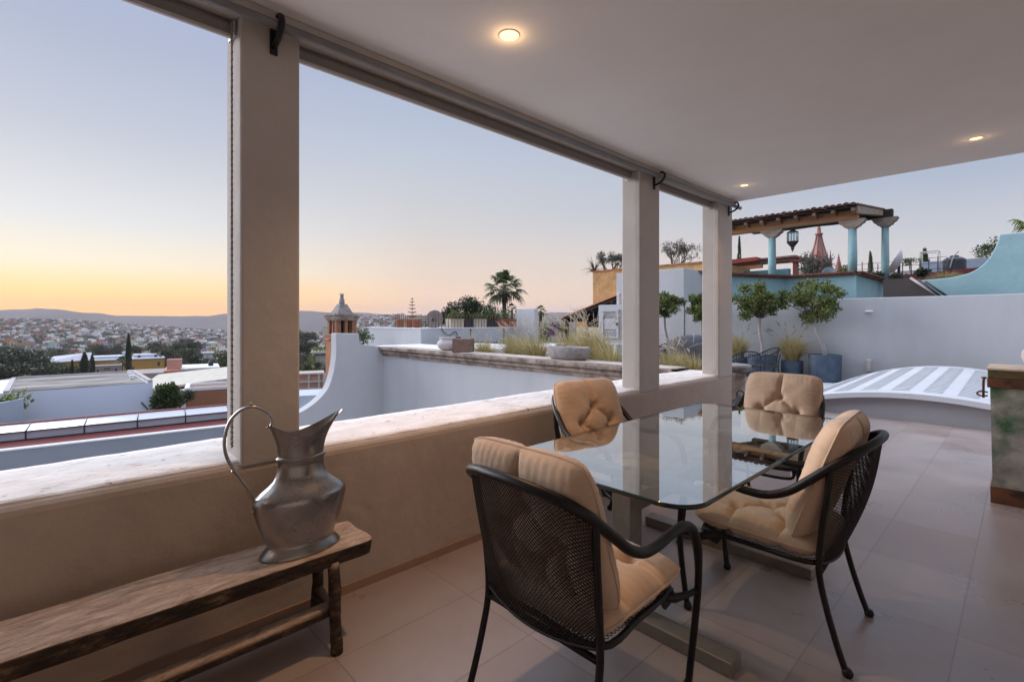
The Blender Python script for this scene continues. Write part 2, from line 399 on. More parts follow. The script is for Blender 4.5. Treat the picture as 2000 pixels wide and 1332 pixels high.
# ================================================================= TERRACE FLOOR, WALL, COLUMNS, CEILING
fl = MB(); fl.bb(-2.43, 2.6, -3.6, 13.6, -.3, 0.)
fl.bb(-11.5, -2.431, 5.9, 13.6, -.3, -.001)
struct(fl.build('terrace_floor', m_floor))

WX = -2.41
pw = thing('parapet_wall', (-2.7, 2.5, 0), 'long low plaster parapet wall with a pitted stone top along the open side of the terrace', 'wall')
w = MB()
poly = [(-2.93, -3.), (-2.93, .72), (-2.47, .72), (-2.47, .762), (-2.445, .7615), (-2.426, .755), (-2.415, .742), (WX, .722), (WX, -.02), (WX, -3.)]
w.prism(poly, 'y', -3.6, 5.92); w.build('wall_face', m_plaster_in, pw)
cp = MB()
def cop(u, v):
    y = -3.6 + u * (5.93 + 3.6)
    prof = [(-2.95, .70), (-2.96, .75), (-2.95, .775), (-2.70, .779), (-2.50, .777), (-2.452, .773), (-2.440, .766), (-2.440, .755)]
    k = v * (len(prof) - 1); i = min(int(k), len(prof) - 2); f = k - i
    x = prof[i][0] * (1 - f) + prof[i + 1][0] * f; z = prof[i][1] * (1 - f) + prof[i + 1][1] * f
    n = mnoise.noise(Vector((x * 3, y * 2.2, 0))) * .003 + mnoise.noise(Vector((x * 9, y * 7, 3))) * .004 + mnoise.noise(Vector((x * 30, y * 20, 1))) * .0018
    return (x + n * .8, y, z + n)
cp.grid(cop, 420, 28); cp.build('coping', m_coping, pw)
sk = MB(); sk.bb(WX - .01, WX + .012, -3.6, 5.9, .0, .045); sk.build('skirting', M('skirting', (.33, .22, .16), .7, var=.1, bump=.1), pw)

cols = [('thick plaster column nearest the camera, behind the metal jug', .629, .887, .235), ('narrow-looking middle plaster column between the two open views', 3.905, 4.248, .195), ('last plaster column of the wall, at the far corner of the ceiling', 5.564, 5.932, .20)]
for lab, y0, y1, dp in cols:
    c = MB(); n0 = 0
    c.box(((WX + .003 + WX - dp) / 2, (y0 + y1) / 2, (.74 + 2.80) / 2), (dp + .003, y1 - y0, 2.06))
    o = c.build('column', m_column, loc=(WX - dp / 2, (y0 + y1) / 2, .74), bevel=.012); tag(o, lab, 'column', 'columns along the parapet')

ce = MB(); ce.bb(-2.63, 2.6, -3.6, 5.98, 2.81, 3.05)
o = ce.build('ceiling', m_ceiling, loc=(0, 1.2, 2.81), bevel=.03); tag(o, 'smooth white plaster ceiling slab over the terrace with three lit downlights', 'ceiling')
# the lintel the blinds hang from
li = MB(); li.bb(-2.615, -2.36, -3.6, 5.93, 2.765, 2.809); o = li.build('lintel', m_column, loc=(-2.6, 1, 2.755), bevel=.006); tag(o, 'grey plaster lintel running along the top of the columns under the ceiling', 'lintel')
m_house = M('plaster_sand', (.58, .50, .43), .9, var=.1, bump=.1)
# house walls behind and beside the camera
hw = MB(); hw.bb(2.3, 2.6, -3.6, 5.2, 0, 2.81); o = hw.build('house_wall', m_house, loc=(2.45, .8, 0)); tag(o, 'plain sand-coloured house wall along the inner side of the covered terrace', 'wall')
hw = MB(); hw.bb(-2.4, 2.3, -3.6, -3.4, 0, 2.81); o = hw.build('end_wall', m_house, loc=(0, -3.5, 0)); tag(o, 'plain sand-coloured end wall closing the covered terrace behind the camera', 'wall')

# ---- downlights (three in view, the rest of the same grid behind the camera)
def downlight(x, y, label, power):
    t = thing('downlight', (x, y, 2.81), label, 'ceiling light', 'recessed downlights in the ceiling')
    r = MB(); r.lathe([(.034, .0), (.046, -.004), (.052, -.004), (.054, -.0005)], (x, y, 2.81), 28, cap=False); r.build('trim_ring', m_whitetop, t)
    b = MB(); b.lathe([(.0001, -.0035), (.02, -.0032), (.036, -.0015)], (x, y, 2.81), 24, cap=False); b.build('bulb', m_bulb, t)
    L = bpy.data.lights.new('downlight_lamp', 'SPOT'); L.energy = power; L.color = (1., .57, .28); L.spot_size = math.radians(112); L.spot_blend = 1.; L.shadow_soft_size = .035
    lo = bpy.data.objects.new('downlight_lamp', L); COL.objects.link(lo); lo.parent = t; lo.location = (0, 0, -.02)
    L2 = bpy.data.lights.new('bulb_spill', 'POINT'); L2.energy = power * .006; L2.color = (1., .62, .30); L2.shadow_soft_size = .03
    l2 = bpy.data.objects.new('bulb_spill', L2); COL.objects.link(l2); l2.parent = t; l2.location = (0, 0, -.05)
LP = 68.
downlight(-1.76, 1.66, 'lit round downlight nearest the camera, in the middle of the white ceiling', LP)
downlight(-.26, 5.22, 'lit round downlight near the right edge of the ceiling', LP * .3)
downlight(-2.02, 5.28, 'lit round downlight near the far column at the end of the ceiling', LP * .22)
downlight(-1.76, -1.9, 'lit round downlight above the bench end behind the camera', LP)

m_chainbead = M('chain_grey', (.26, .23, .21), .5, bump=0)
# ---- roller blinds, rolled up
def blind(y0, y1, cx_, cz, label):
    t = thing('roller_blind', (-2.52, (y0 + y1) / 2, 2.75), label, 'roller blind', 'rolled-up roller blinds')
    b = MB(); b.lathe([(.001, 0), (.034, 0), (.034, y1 - y0), (.001, y1 - y0)], (0, 0, 0), 20, sm=True)
    b.xform(Matrix.Translation((-2.52, y0, 2.742)) @ Matrix.Rotation(-PI / 2, 4, 'X')); b.build('fabric_roll', m_blind, t)
    b = MB(); b.bb(-2.489, -2.486, y0 + .01, y1 - .01, 2.695, 2.74); hf = b.build('hanging_fabric', m_blind, t)
    b = MB(); b.bb(-2.496, -2.478, y0 + .005, y1 - .005, 2.678, 2.697); b.build('bottom_rail', m_chain, hf, bevel=.004)
    for yy in (y0 - .004, y1 + .002):
        b = MB(); b.bb(-2.56, -2.47, yy - .004, yy + .004, 2.69, 2.762); b.build('bracket', m_chain, t)
    # beaded pull chain hanging in front of the column side
    yc = y1 - .014; top = 2.735; pts = []
    for k in range(9): pts.append((cx_ + .006 + .004 * k / 8, yc, top - (top - cz - .05) * k / 8))
    pts += [(cx_ + .012, yc, cz + .02), (cx_, yc, cz), (cx_ - .014, yc, cz + .02)]
    for k in range(8, -1, -1): pts.append((cx_ - .012 + .004 * (8 - k) / 8, yc, top - (top - cz - .05) * k / 8))
    path = catmull(pts, 8); b = MB()
    b.tube(path, .0024, 5, cap=False)
    d = 0; last = path[0]
    for q in path:
        d += (q - last).length; last = q
        if d > .017:
            d = 0; b.lathe([(.0005, -.005), (.0046, -.0025), (.0046, .0025), (.0005, .005)], q, 5)
    b.build('pull_chain', m_chainbead if y0 < 0 else m_chain, t)
blind(-2.6, .618, -2.452, .83, 'rolled-up roller blind over the left opening, its beaded chain hanging beside the nearest column')
blind(.90, 3.893, -2.455, .89, 'long rolled-up roller blind over the middle opening, its chain hanging on the middle column')
blind(4.26, 5.552, -2.445, .85, 'short rolled-up roller blind over the far opening, its chain looped on the last column')

# ---- curtain rod with three hooked iron brackets
cr = thing('curtain_rod', (-2.335, 1.5, 2.74), 'long grey metal curtain rod held by dark hooked brackets under the ceiling edge', 'curtain rod')
b = MB(); b.tube([(-2.335, -3.3, 2.735), (-2.335, 5.98, 2.735)], .021, 14); b.build('rod', m_rodmetal, cr)
for y in (.765, 4.137, 5.82):
    b = MB(); b.bb(-2.409, -2.397, y - .016, y + .016, 2.63, 2.745)
    hk = catmull([(-2.40, y, 2.665), (-2.36, y, 2.675), (-2.325, y, 2.69), (-2.296, y, 2.72), (-2.294, y, 2.752), (-2.312, y, 2.772), (-2.335, y, 2.772)], 5)
    b.tube(hk, .010, 8, flat=1.5); b.build('bracket', m_iron, cr)

# ================================================================= BENCH AND JUG
bn = thing('bench', (-2.17, .0, 0), 'weathered rustic wooden bench with a thick plank seat standing against the parapet wall', 'bench')
b = MB()
def plank(u, v):
    y = -1.75 + u * 2.815
    prof = [(-2.31, .36), (-2.315, .41), (-2.305, .42), (-2.24, .421), (-2.17, .419), (-2.10, .421), (-2.045, .42), (-2.033, .412), (-2.035, .37), (-2.042, .348), (-2.17, .345), (-2.30, .345), (-2.31, .36)]
    k = v * 12 * .99999; i = int(k); f = k - i
    x = prof[i][0] * (1 - f) + prof[i + 1][0] * f; z = prof[i][1] * (1 - f) + prof[i + 1][1] * f
    n = mnoise.noise_vector(Vector((x * 7, y * 2.3, z * 8))) * .008 + mnoise.noise_vector(Vector((x * 22, y * 7, z * 22))) * .003
    e = .012 * math.exp(-((1.065 - y) / .02) ** 2)
    return (x + n.x + (-2.17 - x) * e * 6, y + n.y * .8 + mnoise.noise(Vector((x * 9, 0, z * 9))) * .01 * u, z + n.z * .7)
b.grid(plank, 190, 60); o0 = len(b.v)
e = [190 * 61 + j for j in range(60)]; b.face(e, 0); b.face([j for j in range(60)][::-1], 0)
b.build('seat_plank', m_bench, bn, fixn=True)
def leg(x0, y0, x1, y1, r=.025):
    b = MB(); P = [(x0 + (x1 - x0) * k / 10, y0 + (y1 - y0) * k / 10, .36 * (1 - k / 10)) for k in range(11)]
    b.tube(P, [r * (1 + .12 * mnoise.noise(Vector((x0 * 9, y0 * 9, k * .7)))) for k in range(11)], 12); b.jitter(.0045, 12, x0)
    b.build('leg', m_bench, bn)
for yy in (.90, -1.5):
    leg(-2.06, yy, -2.0, yy - .012); leg(-2.255, yy + .02, -2.30, yy + .02)
    b = MB(); b.tube([(-2.03, yy, .15), (-2.28, yy + .02, .15)], .022, 10); b.jitter(.004, 15); b.build('cross_bar', m_bench, bn)
b = MB(); b.tube([(-2.075, -1.5 + k * .24, .155) for k in range(11)], .030, 10, flat=1.2); b.jitter(.008, 8, 3.); b.build('stretcher', m_bench, bn)

JX, JY, JZ = -2.145, .795, .4215
jg = thing('jug', (JX, JY, JZ), 'tall oval pewter jug with thin scrolled handle standing on the wooden bench', 'jug')
b = MB(); NJ = 72
RB = .56
prof = [(.150, 0.), (.167, .0), (.169, .004), (.166, .011), (.150, .028), (.140, .040), (.1365, .046), (.140, .056), (.150, .08), (.163, .115), (.177, .155), (.188, .195), (.1925, .222), (.1905, .237), (.181, .252), (.160, .270), (.134, .288), (.114, .307), (.102, .33), (.096, .36), (.0945, .388), (.101, .392), (.1035, .398), (.101, .404), (.0945, .408)]
b.lathe([(r, z) for r, z in prof], (0, 0, 0), NJ, ax=RB, ay=1., cap=False)
def neck(u, v, off=0.):
    th = 2 * PI * u; cy, cx2 = math.cos(th), math.sin(th)
    sp = max(0, cy) ** 1.5; bk = max(0, -cy) ** 1.8
    h = .084 + .084 * sp * (.5 + .5 * sp) + .058 * bk
    fl_ = v ** 2.0
    ry = (.0945 - off) + (.082 * sp + .040 * bk) * fl_ + .006 * v
    rx = (.0945 - off) * RB + .016 * fl_ * (1 - .5 * sp) + .004
    w = 1 - .25 * sp * v
    return (cx2 * rx * w, cy * ry, .408 + h * v)
b.grid(lambda u, v: neck(u, v), NJ, 14); b.grid(lambda u, v: neck(u, 1 - v, .004), NJ, 14)
b.lathe([(.001, .02), (.13, .05), (.17, .21), (.11, .27), (.085, .33), (.085, .405)], (0, 0, 0), NJ, ax=RB, ay=1., cap=False)
b.xform(Matrix.Translation((JX, JY, JZ)))
b.build('body', m_pewter, jg, fixn=False)
hpx = [(519, 836), (527, 833), (531, 822), (524, 808), (508, 798), (491, 794), (470, 801), (452, 818), (442, 840), (438, 866), (442, 890), (452, 910), (462, 924), (474, 941), (486, 958), (494, 972), (498, 986), (496, 996), (491, 1004)]
hp = catmull([onX(x, y, JX) for x, y in hpx], 5)
b = MB(); N = len(hp)
b.tube(hp, [.003 + .0034 * math.sin(PI * min(1, max(.0, i / (N - 1)))) for i in range(N)], 8, flat=1.8)
q = onX(491, 793, JX); b.tube([q, q + Vector((0, -.003, .017))], [.006, .001], 6)
q = onX(459, 921, JX); b.tube([q + Vector((0, -.012, .006)), q, q + Vector((0, .02, -.03))], [.004, .0085, .004], 8)
b.build('handle', m_pewter, jg)

# ================================================================= GLASS TABLE
tb = thing('dining_table', (-1.3, 2.75, 0), 'glass-topped dining table on a brown metal frame among four cushioned chairs', 'table')
TX0, TX1, TY0, TY1, TR = -1.80, -.80, 1.62, 3.84, .13
def rrect(x0, x1, y0, y1, r, n=8, bow=.0):
    P = []
    for cx, cy, a0 in ((x1 - r, y0 + r, -PI / 2), (x1 - r, y1 - r, 0), (x0 + r, y1 - r, PI / 2), (x0 + r, y0 + r, PI)):
        for k in range(n + 1):
            a = a0 + PI / 2 * k / n; P.append((cx + r * math.cos(a), cy + r * math.sin(a)))
    return P
g = MB(); P = rrect(TX0, TX1, TY0, TY1, TR, 10); n = len(P)
g.v += [(x, y, .726) for x, y in P] + [(x, y, .740) for x, y in P]
g.face(range(n)[::-1], 0); g.face([n + i for i in range(n)], 1)
gtop = g.build('glass_top', [m_clear, m_glass], tb, fixn=False)
ge = MB(); lo = [.7255, .7235, .7315, .7395, .741]; off = [0, .003, .006, .003, 0]
Pi = lambda d: rrect(TX0 - d, TX1 + d, TY0 - d, TY1 + d, TR + d, 10)
for q, d in zip(lo, off): ge.v += [(x, y, q) for x, y in Pi(d)]
for k in range(4):
    for i in range(n):
        j = (i + 1) % n; ge.face((k * n + i, k * n + j, (k + 1) * n + j, (k + 1) * n + i), 0, True)
ge.build('glass_edge', m_glassedge, gtop)
for yy in (1.985, 3.03):
    b = MB(); b.bb(-1.345, -1.265 + .02, yy - .05, yy + .05, .062, .66); b.build('post', m_steel, tb, bevel=.004)
    b = MB(); b.bb(-1.80, -.79, yy - .05, yy + .05, .0, .06); b.build('foot_bar', m_steel, tb, bevel=.005)
    b = MB(); b.bb(-1.72, -.88, yy - .045, yy + .045, .662, .705); b.build('top_bar', m_steel, tb, bevel=.004)
    for xx in (-1.66, -1.3, -.94):
        b = MB(); b.lathe([(.022, .705), (.022, .7235)], (xx, yy, 0), 16); b.build('glass_pad', m_claywhite, tb)
b = MB(); b.bb(-1.33, -1.26, 2.037, 2.978, .50, .59); b.build('cross_beam', m_steel, tb, bevel=.004)

# ================================================================= CHAIRS
def chair_proto(loc, rz, label):
    t = thing('patio_chair', loc, label, 'chair', 'cushioned mesh-back chairs around the glass table', rz)
    off = None
    def build(mb, name, mat, par=None, **kw):
        me_par = par or t
        o = mb.build(name, mat, None, **kw); o.parent = me_par; return o
    half = [(.262, .635, .0), (.268, .65, .12), (.278, .662, .26), (.29, .662, .40), (.297, .645, .53), (.30, .60, .625), (.30, .53, .662), (.30, .44, .662), (.299, .35, .65), (.298, .27, .652), (.294, .19, .685), (.284, .11, .75), (.262, .03, .82), (.21, -.04, .872), (.11, -.085, .902)]
    full = half + [(0, -.098, .91)] + [(-x, y, z) for x, y, z in half[::-1]]
    b = MB(); pth = catmull(full, 7)
    b.tube(pth, [.0135 + .0045 * min(1, max(0, (p.z - .45) / .12)) for p in pth], 12); build(b, 'arm_rail', m_iron)
    upr = [(.272, -.015, .0), (.268, .02, .10), (.262, .062, .25), (.258, .085, .38), (.260, .075, .55), (.268, .055, .68), (.272, .045, .80)]
    for s in (1, -1):
        b = MB(); b.tube(catmull([(s * x, y, z) for x, y, z in upr], 6), .0125, 10); 
        b.lathe([(.004, .0), (.018, .004), (.0205, .014), (.017, .026), (.011, .032)], (s * .272, -.015, 0), 14); build(b, 'back_leg', m_iron)
        b = MB(); b.lathe([(.004, .0), (.018, .004), (.0205, .014), (.017, .026), (.0125, .034)], (s * .262, .635, 0), 14); build(b, 'front_foot', m_iron)
        b = MB(); b.tube([(s * .235, .50, .395), (s * .25, .55, .375), (s * .272, .62, .372), (s * .287, .662, .378)], [.014, .017, .011, .011], 8)
        b.prism([(.47, .40), (.56, .392), (.585, .375), (.55, .362), (.50, .35)], 'x', s * .232, s * .246); build(b, 'seat_bracket', m_iron)
    b = MB(); b.tube([(-.258, .085, .365), (.258, .085, .365)], .012, 10); build(b, 'back_bar', m_iron)
    # seat frame + mesh
    b = MB(); sf = catmull([(.245, .10, .40), (.245, .32, .395), (.235, .53, .40), (.18, .585, .395), (0, .595, .392), (-.18, .585, .395), (-.235, .53, .40), (-.245, .32, .395), (-.245, .10, .40), (0, .085, .398)], 5, True)
    b.tube(sf, .0115, 8, closed=True); b.tube(catmull([(.225, .565, .398), (.215, .585, .34), (0, .60, .332), (-.215, .585, .34), (-.225, .565, .398)], 6), .010, 8); build(b, 'seat_frame', m_iron)
    def net(fn, nx, ny, r, mb):
        # diamond lattice on the surface fn(u,v), u,v in 0..1
        for sgn in (1, -1):
            for k in range(-ny, nx + 1) if sgn == 1 else range(0, nx + ny + 1):
                pts = []
                steps = 3 * ny
                for s_ in range(steps + 1):
                    v = s_ / steps; u = (k + sgn * v * ny) / nx
                    if 0 <= u <= 1:
                        p = fn(u, v)
                        if p is not None: pts.append(p)
                if len(pts) > 1: mb.tube(pts, r, 4, cap=False)
    b = MB(); net(lambda u, v: Vector((-.235 + .47 * u, .10 + .48 * v, .394)), 26, 24, .0016, b)
    net(lambda u, v: Vector((-.215 + .43 * u, .588 + .012 * math.sin(PI * u), .336 + .058 * v)), 24, 3, .0016, b); build(b, 'seat_mesh', m_ironbr)
    railtop = [(abs(x), y, z) for x, y, z in half if z > .74] + [(0, -.098, .91)]
    def back(u, v):
        xs = (-1 + 2 * u); x0 = xs * .262
        # rail height and depth at this x
        tabz = sorted([(p[0], p[2]) for p in railtop]); taby = sorted([(p[0], p[1]) for p in railtop])
        zt = interp(tabz, abs(x0)); yt = interp(taby, abs(x0))
        zb = .375 + .03 * abs(xs) ** 2 - .0 + .0; yb = .085 - .035 * (1 - xs * xs)
        z = zb + (zt - zb) * v; y = yb + (yt - yb) * v ** 1.1 - .03 * (1 - xs * xs) * math.sin(PI * v)
        return Vector((x0, y, z))
    b = MB(); net(back, 44, 36, .0017, b)
    bot = [back(k / 20, 0) for k in range(21)]; b.tube(bot, .006, 6); build(b, 'back_mesh', m_ironbr)
    # cushions
    def cushion(W, Hh, T, tufts, creases, NN=84):
        mb = MB()
        def seg(p, a, c):
            ax, ay = a; dx, dy = c[0] - ax, c[1] - ay; L = dx * dx + dy * dy
            k = max(0, min(1, ((p[0] - ax) * dx + (p[1] - ay) * dy) / L)) if L > 0 else 0
            return math.hypot(p[0] - ax - k * dx, p[1] - ay - k * dy)
        def surf(sgn):
            def fn(i, j):
                u, v = -1 + 2 * i, -1 + 2 * j
                u = math.copysign(1 - (1 - abs(u)) ** 1.25, u); v = math.copysign(1 - (1 - abs(v)) ** 1.25, v)
                x = u * math.sqrt(1 - .15 * v ** 6) * W / 2; y = v * math.sqrt(1 - .15 * u ** 6) * Hh / 2
                t = (max(0, 1 - abs(u) ** 5) * max(0, 1 - abs(v) ** 5)) ** .55
                p = (x, y)
                d = 0
                for a in tufts: d = max(d, .78 * math.exp(-(math.hypot(x - a[0], y - a[1]) / .030) ** 2) + .16 * math.exp(-(math.hypot(x - a[0], y - a[1]) / .085) ** 2))
                for a, c in creases: d = max(d, .40 * math.exp(-abs(seg(p, a, c) / .011) ** 1.3) + .13 * math.exp(-(seg(p, a, c) / .045) ** 2))
                w = .004 * mnoise.noise(Vector((x * 14, y * 14, sgn * 3))) + .0034 * math.sin(x * 190 + 3 * mnoise.noise(Vector((x * 9, y * 9, 0)))) * abs(v) ** 6 + .0034 * math.sin(y * 170 + 2 * mnoise.noise(Vector((y * 9, x * 9, 4)))) * abs(u) ** 6
                return (x, y, sgn * (T / 2 * t * (1 - d) + w * t))
            return fn
        mb.grid(surf(1), NN, NN); mb.grid(surf(-1), NN, NN)
        edge = []
        for k in range(96):
            a = 2 * PI * k / 96; cu, cv = math.cos(a), math.sin(a); m_ = max(abs(cu), abs(cv)); u, v = cu / m_, cv / m_
            edge.append((u * math.sqrt(1 - .15 * v ** 6) * W / 2, v * math.sqrt(1 - .15 * u ** 6) * Hh / 2, 0))
        mb.tube(edge, .0042, 6, closed=True)
        return mb
    A = (0, .075); B1, B2 = (-.125, -.03), (.125, -.03); C = (0, -.14)
    bc = cushion(.545, .55, .16, [A, B1, B2, C], [((0, .29), A), (A, B1), (A, B2), (B1, C), (B2, C), (B1, (-.125, -.29)), (B2, (.125, -.29)), (C, (0, -.29))])
    bc.xform(Matrix.Translation((0, .100, .725)) @ Matrix.Rotation(math.radians(20), 4, 'X') @ Matrix.Rotation(PI / 2, 4, 'X') @ Matrix.Rotation(PI, 4, 'Y'))
    build(bc, 'back_cushion', m_fabric)
    q = .115
    scu = cushion(.53, .56, .125, [(0, 0), (-q, q), (q, q), (-q, -q), (q, -q)], [((0, 0), (-q, q)), ((0, 0), (q, q)), ((0, 0), (-q, -q)), ((0, 0), (q, -q)), ((-q, q), (-.1, .29)), ((q, q), (.1, .29)), ((q, q), (.28, .1)), ((q, -q), (.28, -.1)), ((-q, q), (-.28, .1)), ((-q, -q), (-.28, -.1))])
    scu.xform(Matrix.Translation((0, .345, .455)) @ Matrix.Rotation(math.radians(2), 4, 'X'))
    build(scu, 'seat_cushion', m_fabric)
    return t
ch1 = chair_proto((-1.145, 1.13, 0), math.radians(0), 'tan-cushioned iron chair with its mesh back to the camera, at the near table end')
ck = kids(ch1)
copy_tree(ch1, (-.51, 2.555, 0), math.radians(93), 'tan-cushioned iron chair seen from its side, right of the glass table', ck)
copy_tree(ch1, (-2.17, 2.76, 0), math.radians(-103), 'tan-cushioned iron chair between the glass table and the parapet wall', ck)
copy_tree(ch1, (-1.30, 4.20, 0), math.radians(180), 'tan-cushioned iron chair at the far end of the glass table, facing the camera', ck)

# ================================================================= WEATHERED METAL BIN AT THE RIGHT EDGE
def binmat():
    return M('bin_patina', (.37, .35, .315), .8, .15, var=.4, scale=5, bump=.5, bscale=28, bdist=.006, dark=(.05, .14, .06), dscale=3.2, dthr=.55, dw=.10)
bx = thing('metal_bin', (.13, 5.45, 0), 'tall weathered metal bin with green patina and rusty bands at the right edge', 'bin')
bx0, bx1, by0, by1 = -.205, .42, 5.25, 5.80
b = MB()
def tap(x0, x1, y0, y1, z0, z1, t): 
    cx, cy = (x0 + x1) / 2, (y0 + y1) / 2
    b.box((cx, cy, (z0 + z1) / 2), (x1 - x0, y1 - y0, z1 - z0), taper=t)
tap(bx0 + .035, bx1 - .035, by0 + .035, by1 - .035, .10, .885, 1.05); b.build('body', binmat(), bx)
b = MB(); b.bb(bx0 + .022, bx1 - .022, by0 + .022, by1 - .022, .0, .125); b.jitter(.004); b.build('base_band', m_rust, bx, bevel=.004)
b = MB(); b.bb(bx0 + .005, bx1 - .005, by0 + .005, by1 - .005, .885, .955); b.build('lower_rim', m_rust, bx, bevel=.004)
b = MB(); b.bb(bx0 + .008, bx1 - .008, by0 + .008, by1 - .008, .957, 1.015); b.build('upper_rim', M('rim_moss', (.13, .11, .05), .85, var=.4, scale=14, bump=.4, dark=(.12, .05, .02), dscale=7), bx, bevel=.004)
b = MB(); b.bb(bx0, bx1, by0, by1, 1.017, 1.035); b.build('top_slab', M('slab_cream', (.55, .47, .38), .7, bump=.1), bx, bevel=.006)
b = MB(); hx, hy = bx0 - .012, by0 + .03
b.tube([(hx, hy, .955), (hx - .004, hy, .93), (hx - .004, hy, .80)], .008, 8)
b.lathe([(.001, -.0), (.016, .0), (.016, .012), (.001, .014)], (hx, hy, .95), 10)
b.tube(catmull([(hx + .02, hy, .845), (hx - .02, hy - .012, .85), (hx - .04, hy - .012, .832), (hx - .02, hy - .012, .815), (hx + .02, hy, .818)], 5), .006, 8); b.build('latch', m_rod_rust, bx)
b = MB(); p = Vector((.105, 5.50, 1.0355)); b.lathe([(.06, 0), (.10, .02), (.125, .08), (.12, .13), (.085, .165), (.08, .18), (.07, .175)], p, 28); o = b.build('white_pot', m_claywhite, loc=p); tag(o, 'white rounded pot standing on the weathered metal bin at the right edge', 'pot')
# ================================================================= PLANT BUILDERS
def leaves(mb, blobs, n, size, rng, asp=.55, shell=.45, jit=.35, up=.3):
    tot = sum(b[3] ** 2 for b in blobs)
    for b in blobs:
        k = max(3, int(n * b[3] ** 2 / tot)); sq = b[4] if len(b) > 4 else 1.
        for _ in range(k):
            d = Vector((rng.gauss(0, 1), rng.gauss(0, 1), rng.gauss(0, 1))).normalized()
            r = b[3] * (rng.random() ** shell) * (1 + rng.uniform(-jit, jit) * .5)
            p = Vector((b[0] + d.x * r, b[1] + d.y * r, b[2] + d.z * r * sq))
            a = (d * .6 + Vector((rng.gauss(0, 1), rng.gauss(0, 1), rng.gauss(0, 1) + up)) * .7).normalized()
            s_ = a.cross(Vector((rng.gauss(0, 1), rng.gauss(0, 1), rng.gauss(0, 1)))).normalized()
            L = size * rng.uniform(.6, 1.3)
            nn = a.cross(s_) * L * .12
            mb.add([p - a * L * .5, p + s_ * L * asp * .5 + nn, p + a * L * .5, p - s_ * L * asp * .5 + nn], [(0, 1, 2, 3)])
def branch(mb, p, d, L, r, depth, rng, tips, spread=.6, up=.15, n=6):
    pts = [p]; rs = [r]
    for k in range(4):
        d = (d + Vector((rng.gauss(0, .12), rng.gauss(0, .12), rng.gauss(0, .10) + up * .25))).normalized()
        p = p + d * L / 4; pts.append(p); rs.append(r * (1 - .12 * (k + 1)))
    mb.tube(pts, rs, n)
    if depth == 0: tips.append(p); return
    for k in range(rng.choice((2, 3))):
        nd = (d + Vector((rng.gauss(0, spread), rng.gauss(0, spread), rng.gauss(0, spread * .6) + up))).normalized()
        branch(mb, p, nd, L * rng.uniform(.6, .85), r * .58, depth - 1, rng, tips, spread, up, max(3, n - 1))
def tree(name, base, label, trunk_pts, tr, blobs, n, size, lm, bm, seed, group=None, cat='tree', limbs=5, asp=.55, shell=.45):
    rng = random.Random(seed); t = thing(name, base, label, cat, group)
    b = MB(); P = catmull([Vector(base) + Vector(p) for p in trunk_pts], 5); N = len(P)
    b.tube(P, [tr * (1 - .45 * i / (N - 1)) * (1 + .08 * mnoise.noise(P[i] * 6)) for i in range(N)], 10)
    for k in range(limbs):
        q = blobs[k % len(blobs)]; e = Vector(base) + Vector(q[:3]); s0 = P[-1]; mid = (s0 + e) / 2 + Vector((rng.uniform(-.1, .1), rng.uniform(-.1, .1), .05)) * tr * 12
        b.tube(catmull([s0, mid, e], 4), [tr * .5 * (1 - i / 10) for i in range(9)], 6)
    b.build('trunk', bm, t)
    c = MB(); leaves(c, [(base[0] + q[0], base[1] + q[1], base[2] + q[2], *q[3:]) for q in blobs], n, size, rng, asp, shell); c.build('crown', lm, t, fixn=False)
    return t
def ribbon(mb, pts, w0, w1, side):
    o = len(mb.v); N = len(pts)
    for i, p in enumerate(pts):
        w = w0 + (w1 - w0) * i / (N - 1); mb.v.append(tuple(p - side * w)); mb.v.append(tuple(p + side * w))
    for i in range(N - 1): mb.face((o + 2 * i, o + 2 * i + 1, o + 2 * i + 3, o + 2 * i + 2))
def grass_mesh(base, n, h, spread, nplume, seed, lean=(0, 0), w=.004, plen=.16, dark=False):
    rng = random.Random(seed); B = MB(); Pm = MB(); base = Vector(base)
    def blade(L, out, r0):
        a = rng.uniform(0, 2 * PI); d = Vector((math.cos(a), math.sin(a), 0)); p0 = base + d * r0 * rng.random() ** .5
        pts = []
        for k in range(6):
            f = k / 5; pts.append(p0 + d * out * f ** 1.7 + Vector((lean[0] * f * f, lean[1] * f * f, 0)) + Vector((0, 0, L * (f - .32 * f ** 2.6 * (out / (L + .01)) * 1.6))))
        return pts, d
    for _ in range(n):
        pts, d = blade(h * rng.uniform(.55, 1.0), spread * rng.uniform(.15, 1.), .16 * spread + .05)
        sd = Vector((-d.y, d.x, rng.uniform(-.5, .5))).normalized(); ribbon(B, pts, w * rng.uniform(.7, 1.3), .0007, sd)
    for _ in range(nplume):
        pts, d = blade(h * rng.uniform(1.0, 1.32), spread * rng.uniform(.3, 1.05), .1 * spread)
        B.tube(pts, .0016, 3, cap=False)
        e = pts[-1]; dr = (pts[-1] - pts[-2]).normalized(); L = plen * rng.uniform(.7, 1.3)
        for k in range(60):
            f = rng.random(); q = e + dr * L * (f - .25) + Vector((0, 0, -.25 * L * f * f)); a = Vector((rng.gauss(0, 1), rng.gauss(0, 1), rng.gauss(0, 1))).normalized()
            r = .026 * (math.sin(PI * min(1, .12 + f * .88)) ** .7); tip = q + a * r + dr * .025; s_ = a.cross(dr).normalized() * .0024
            Pm.add([q - s_, q + s_, tip], [(0, 1, 2)])
    return B, Pm
def grass(name, base, label, n, h, spread, nplume, seed, group, lean=(0, 0), w=.004, plen=.16, pm=None, cat='ornamental grass'):
    t = thing(name, base, label, cat, group)
    B, Pm = grass_mesh(base, n, h, spread, nplume, seed, lean, w, plen)
    B.build('blades', m_grass, t, fixn=False)
    if Pm.f: Pm.build('plumes', pm or m_plume, t, fixn=False)
    return t

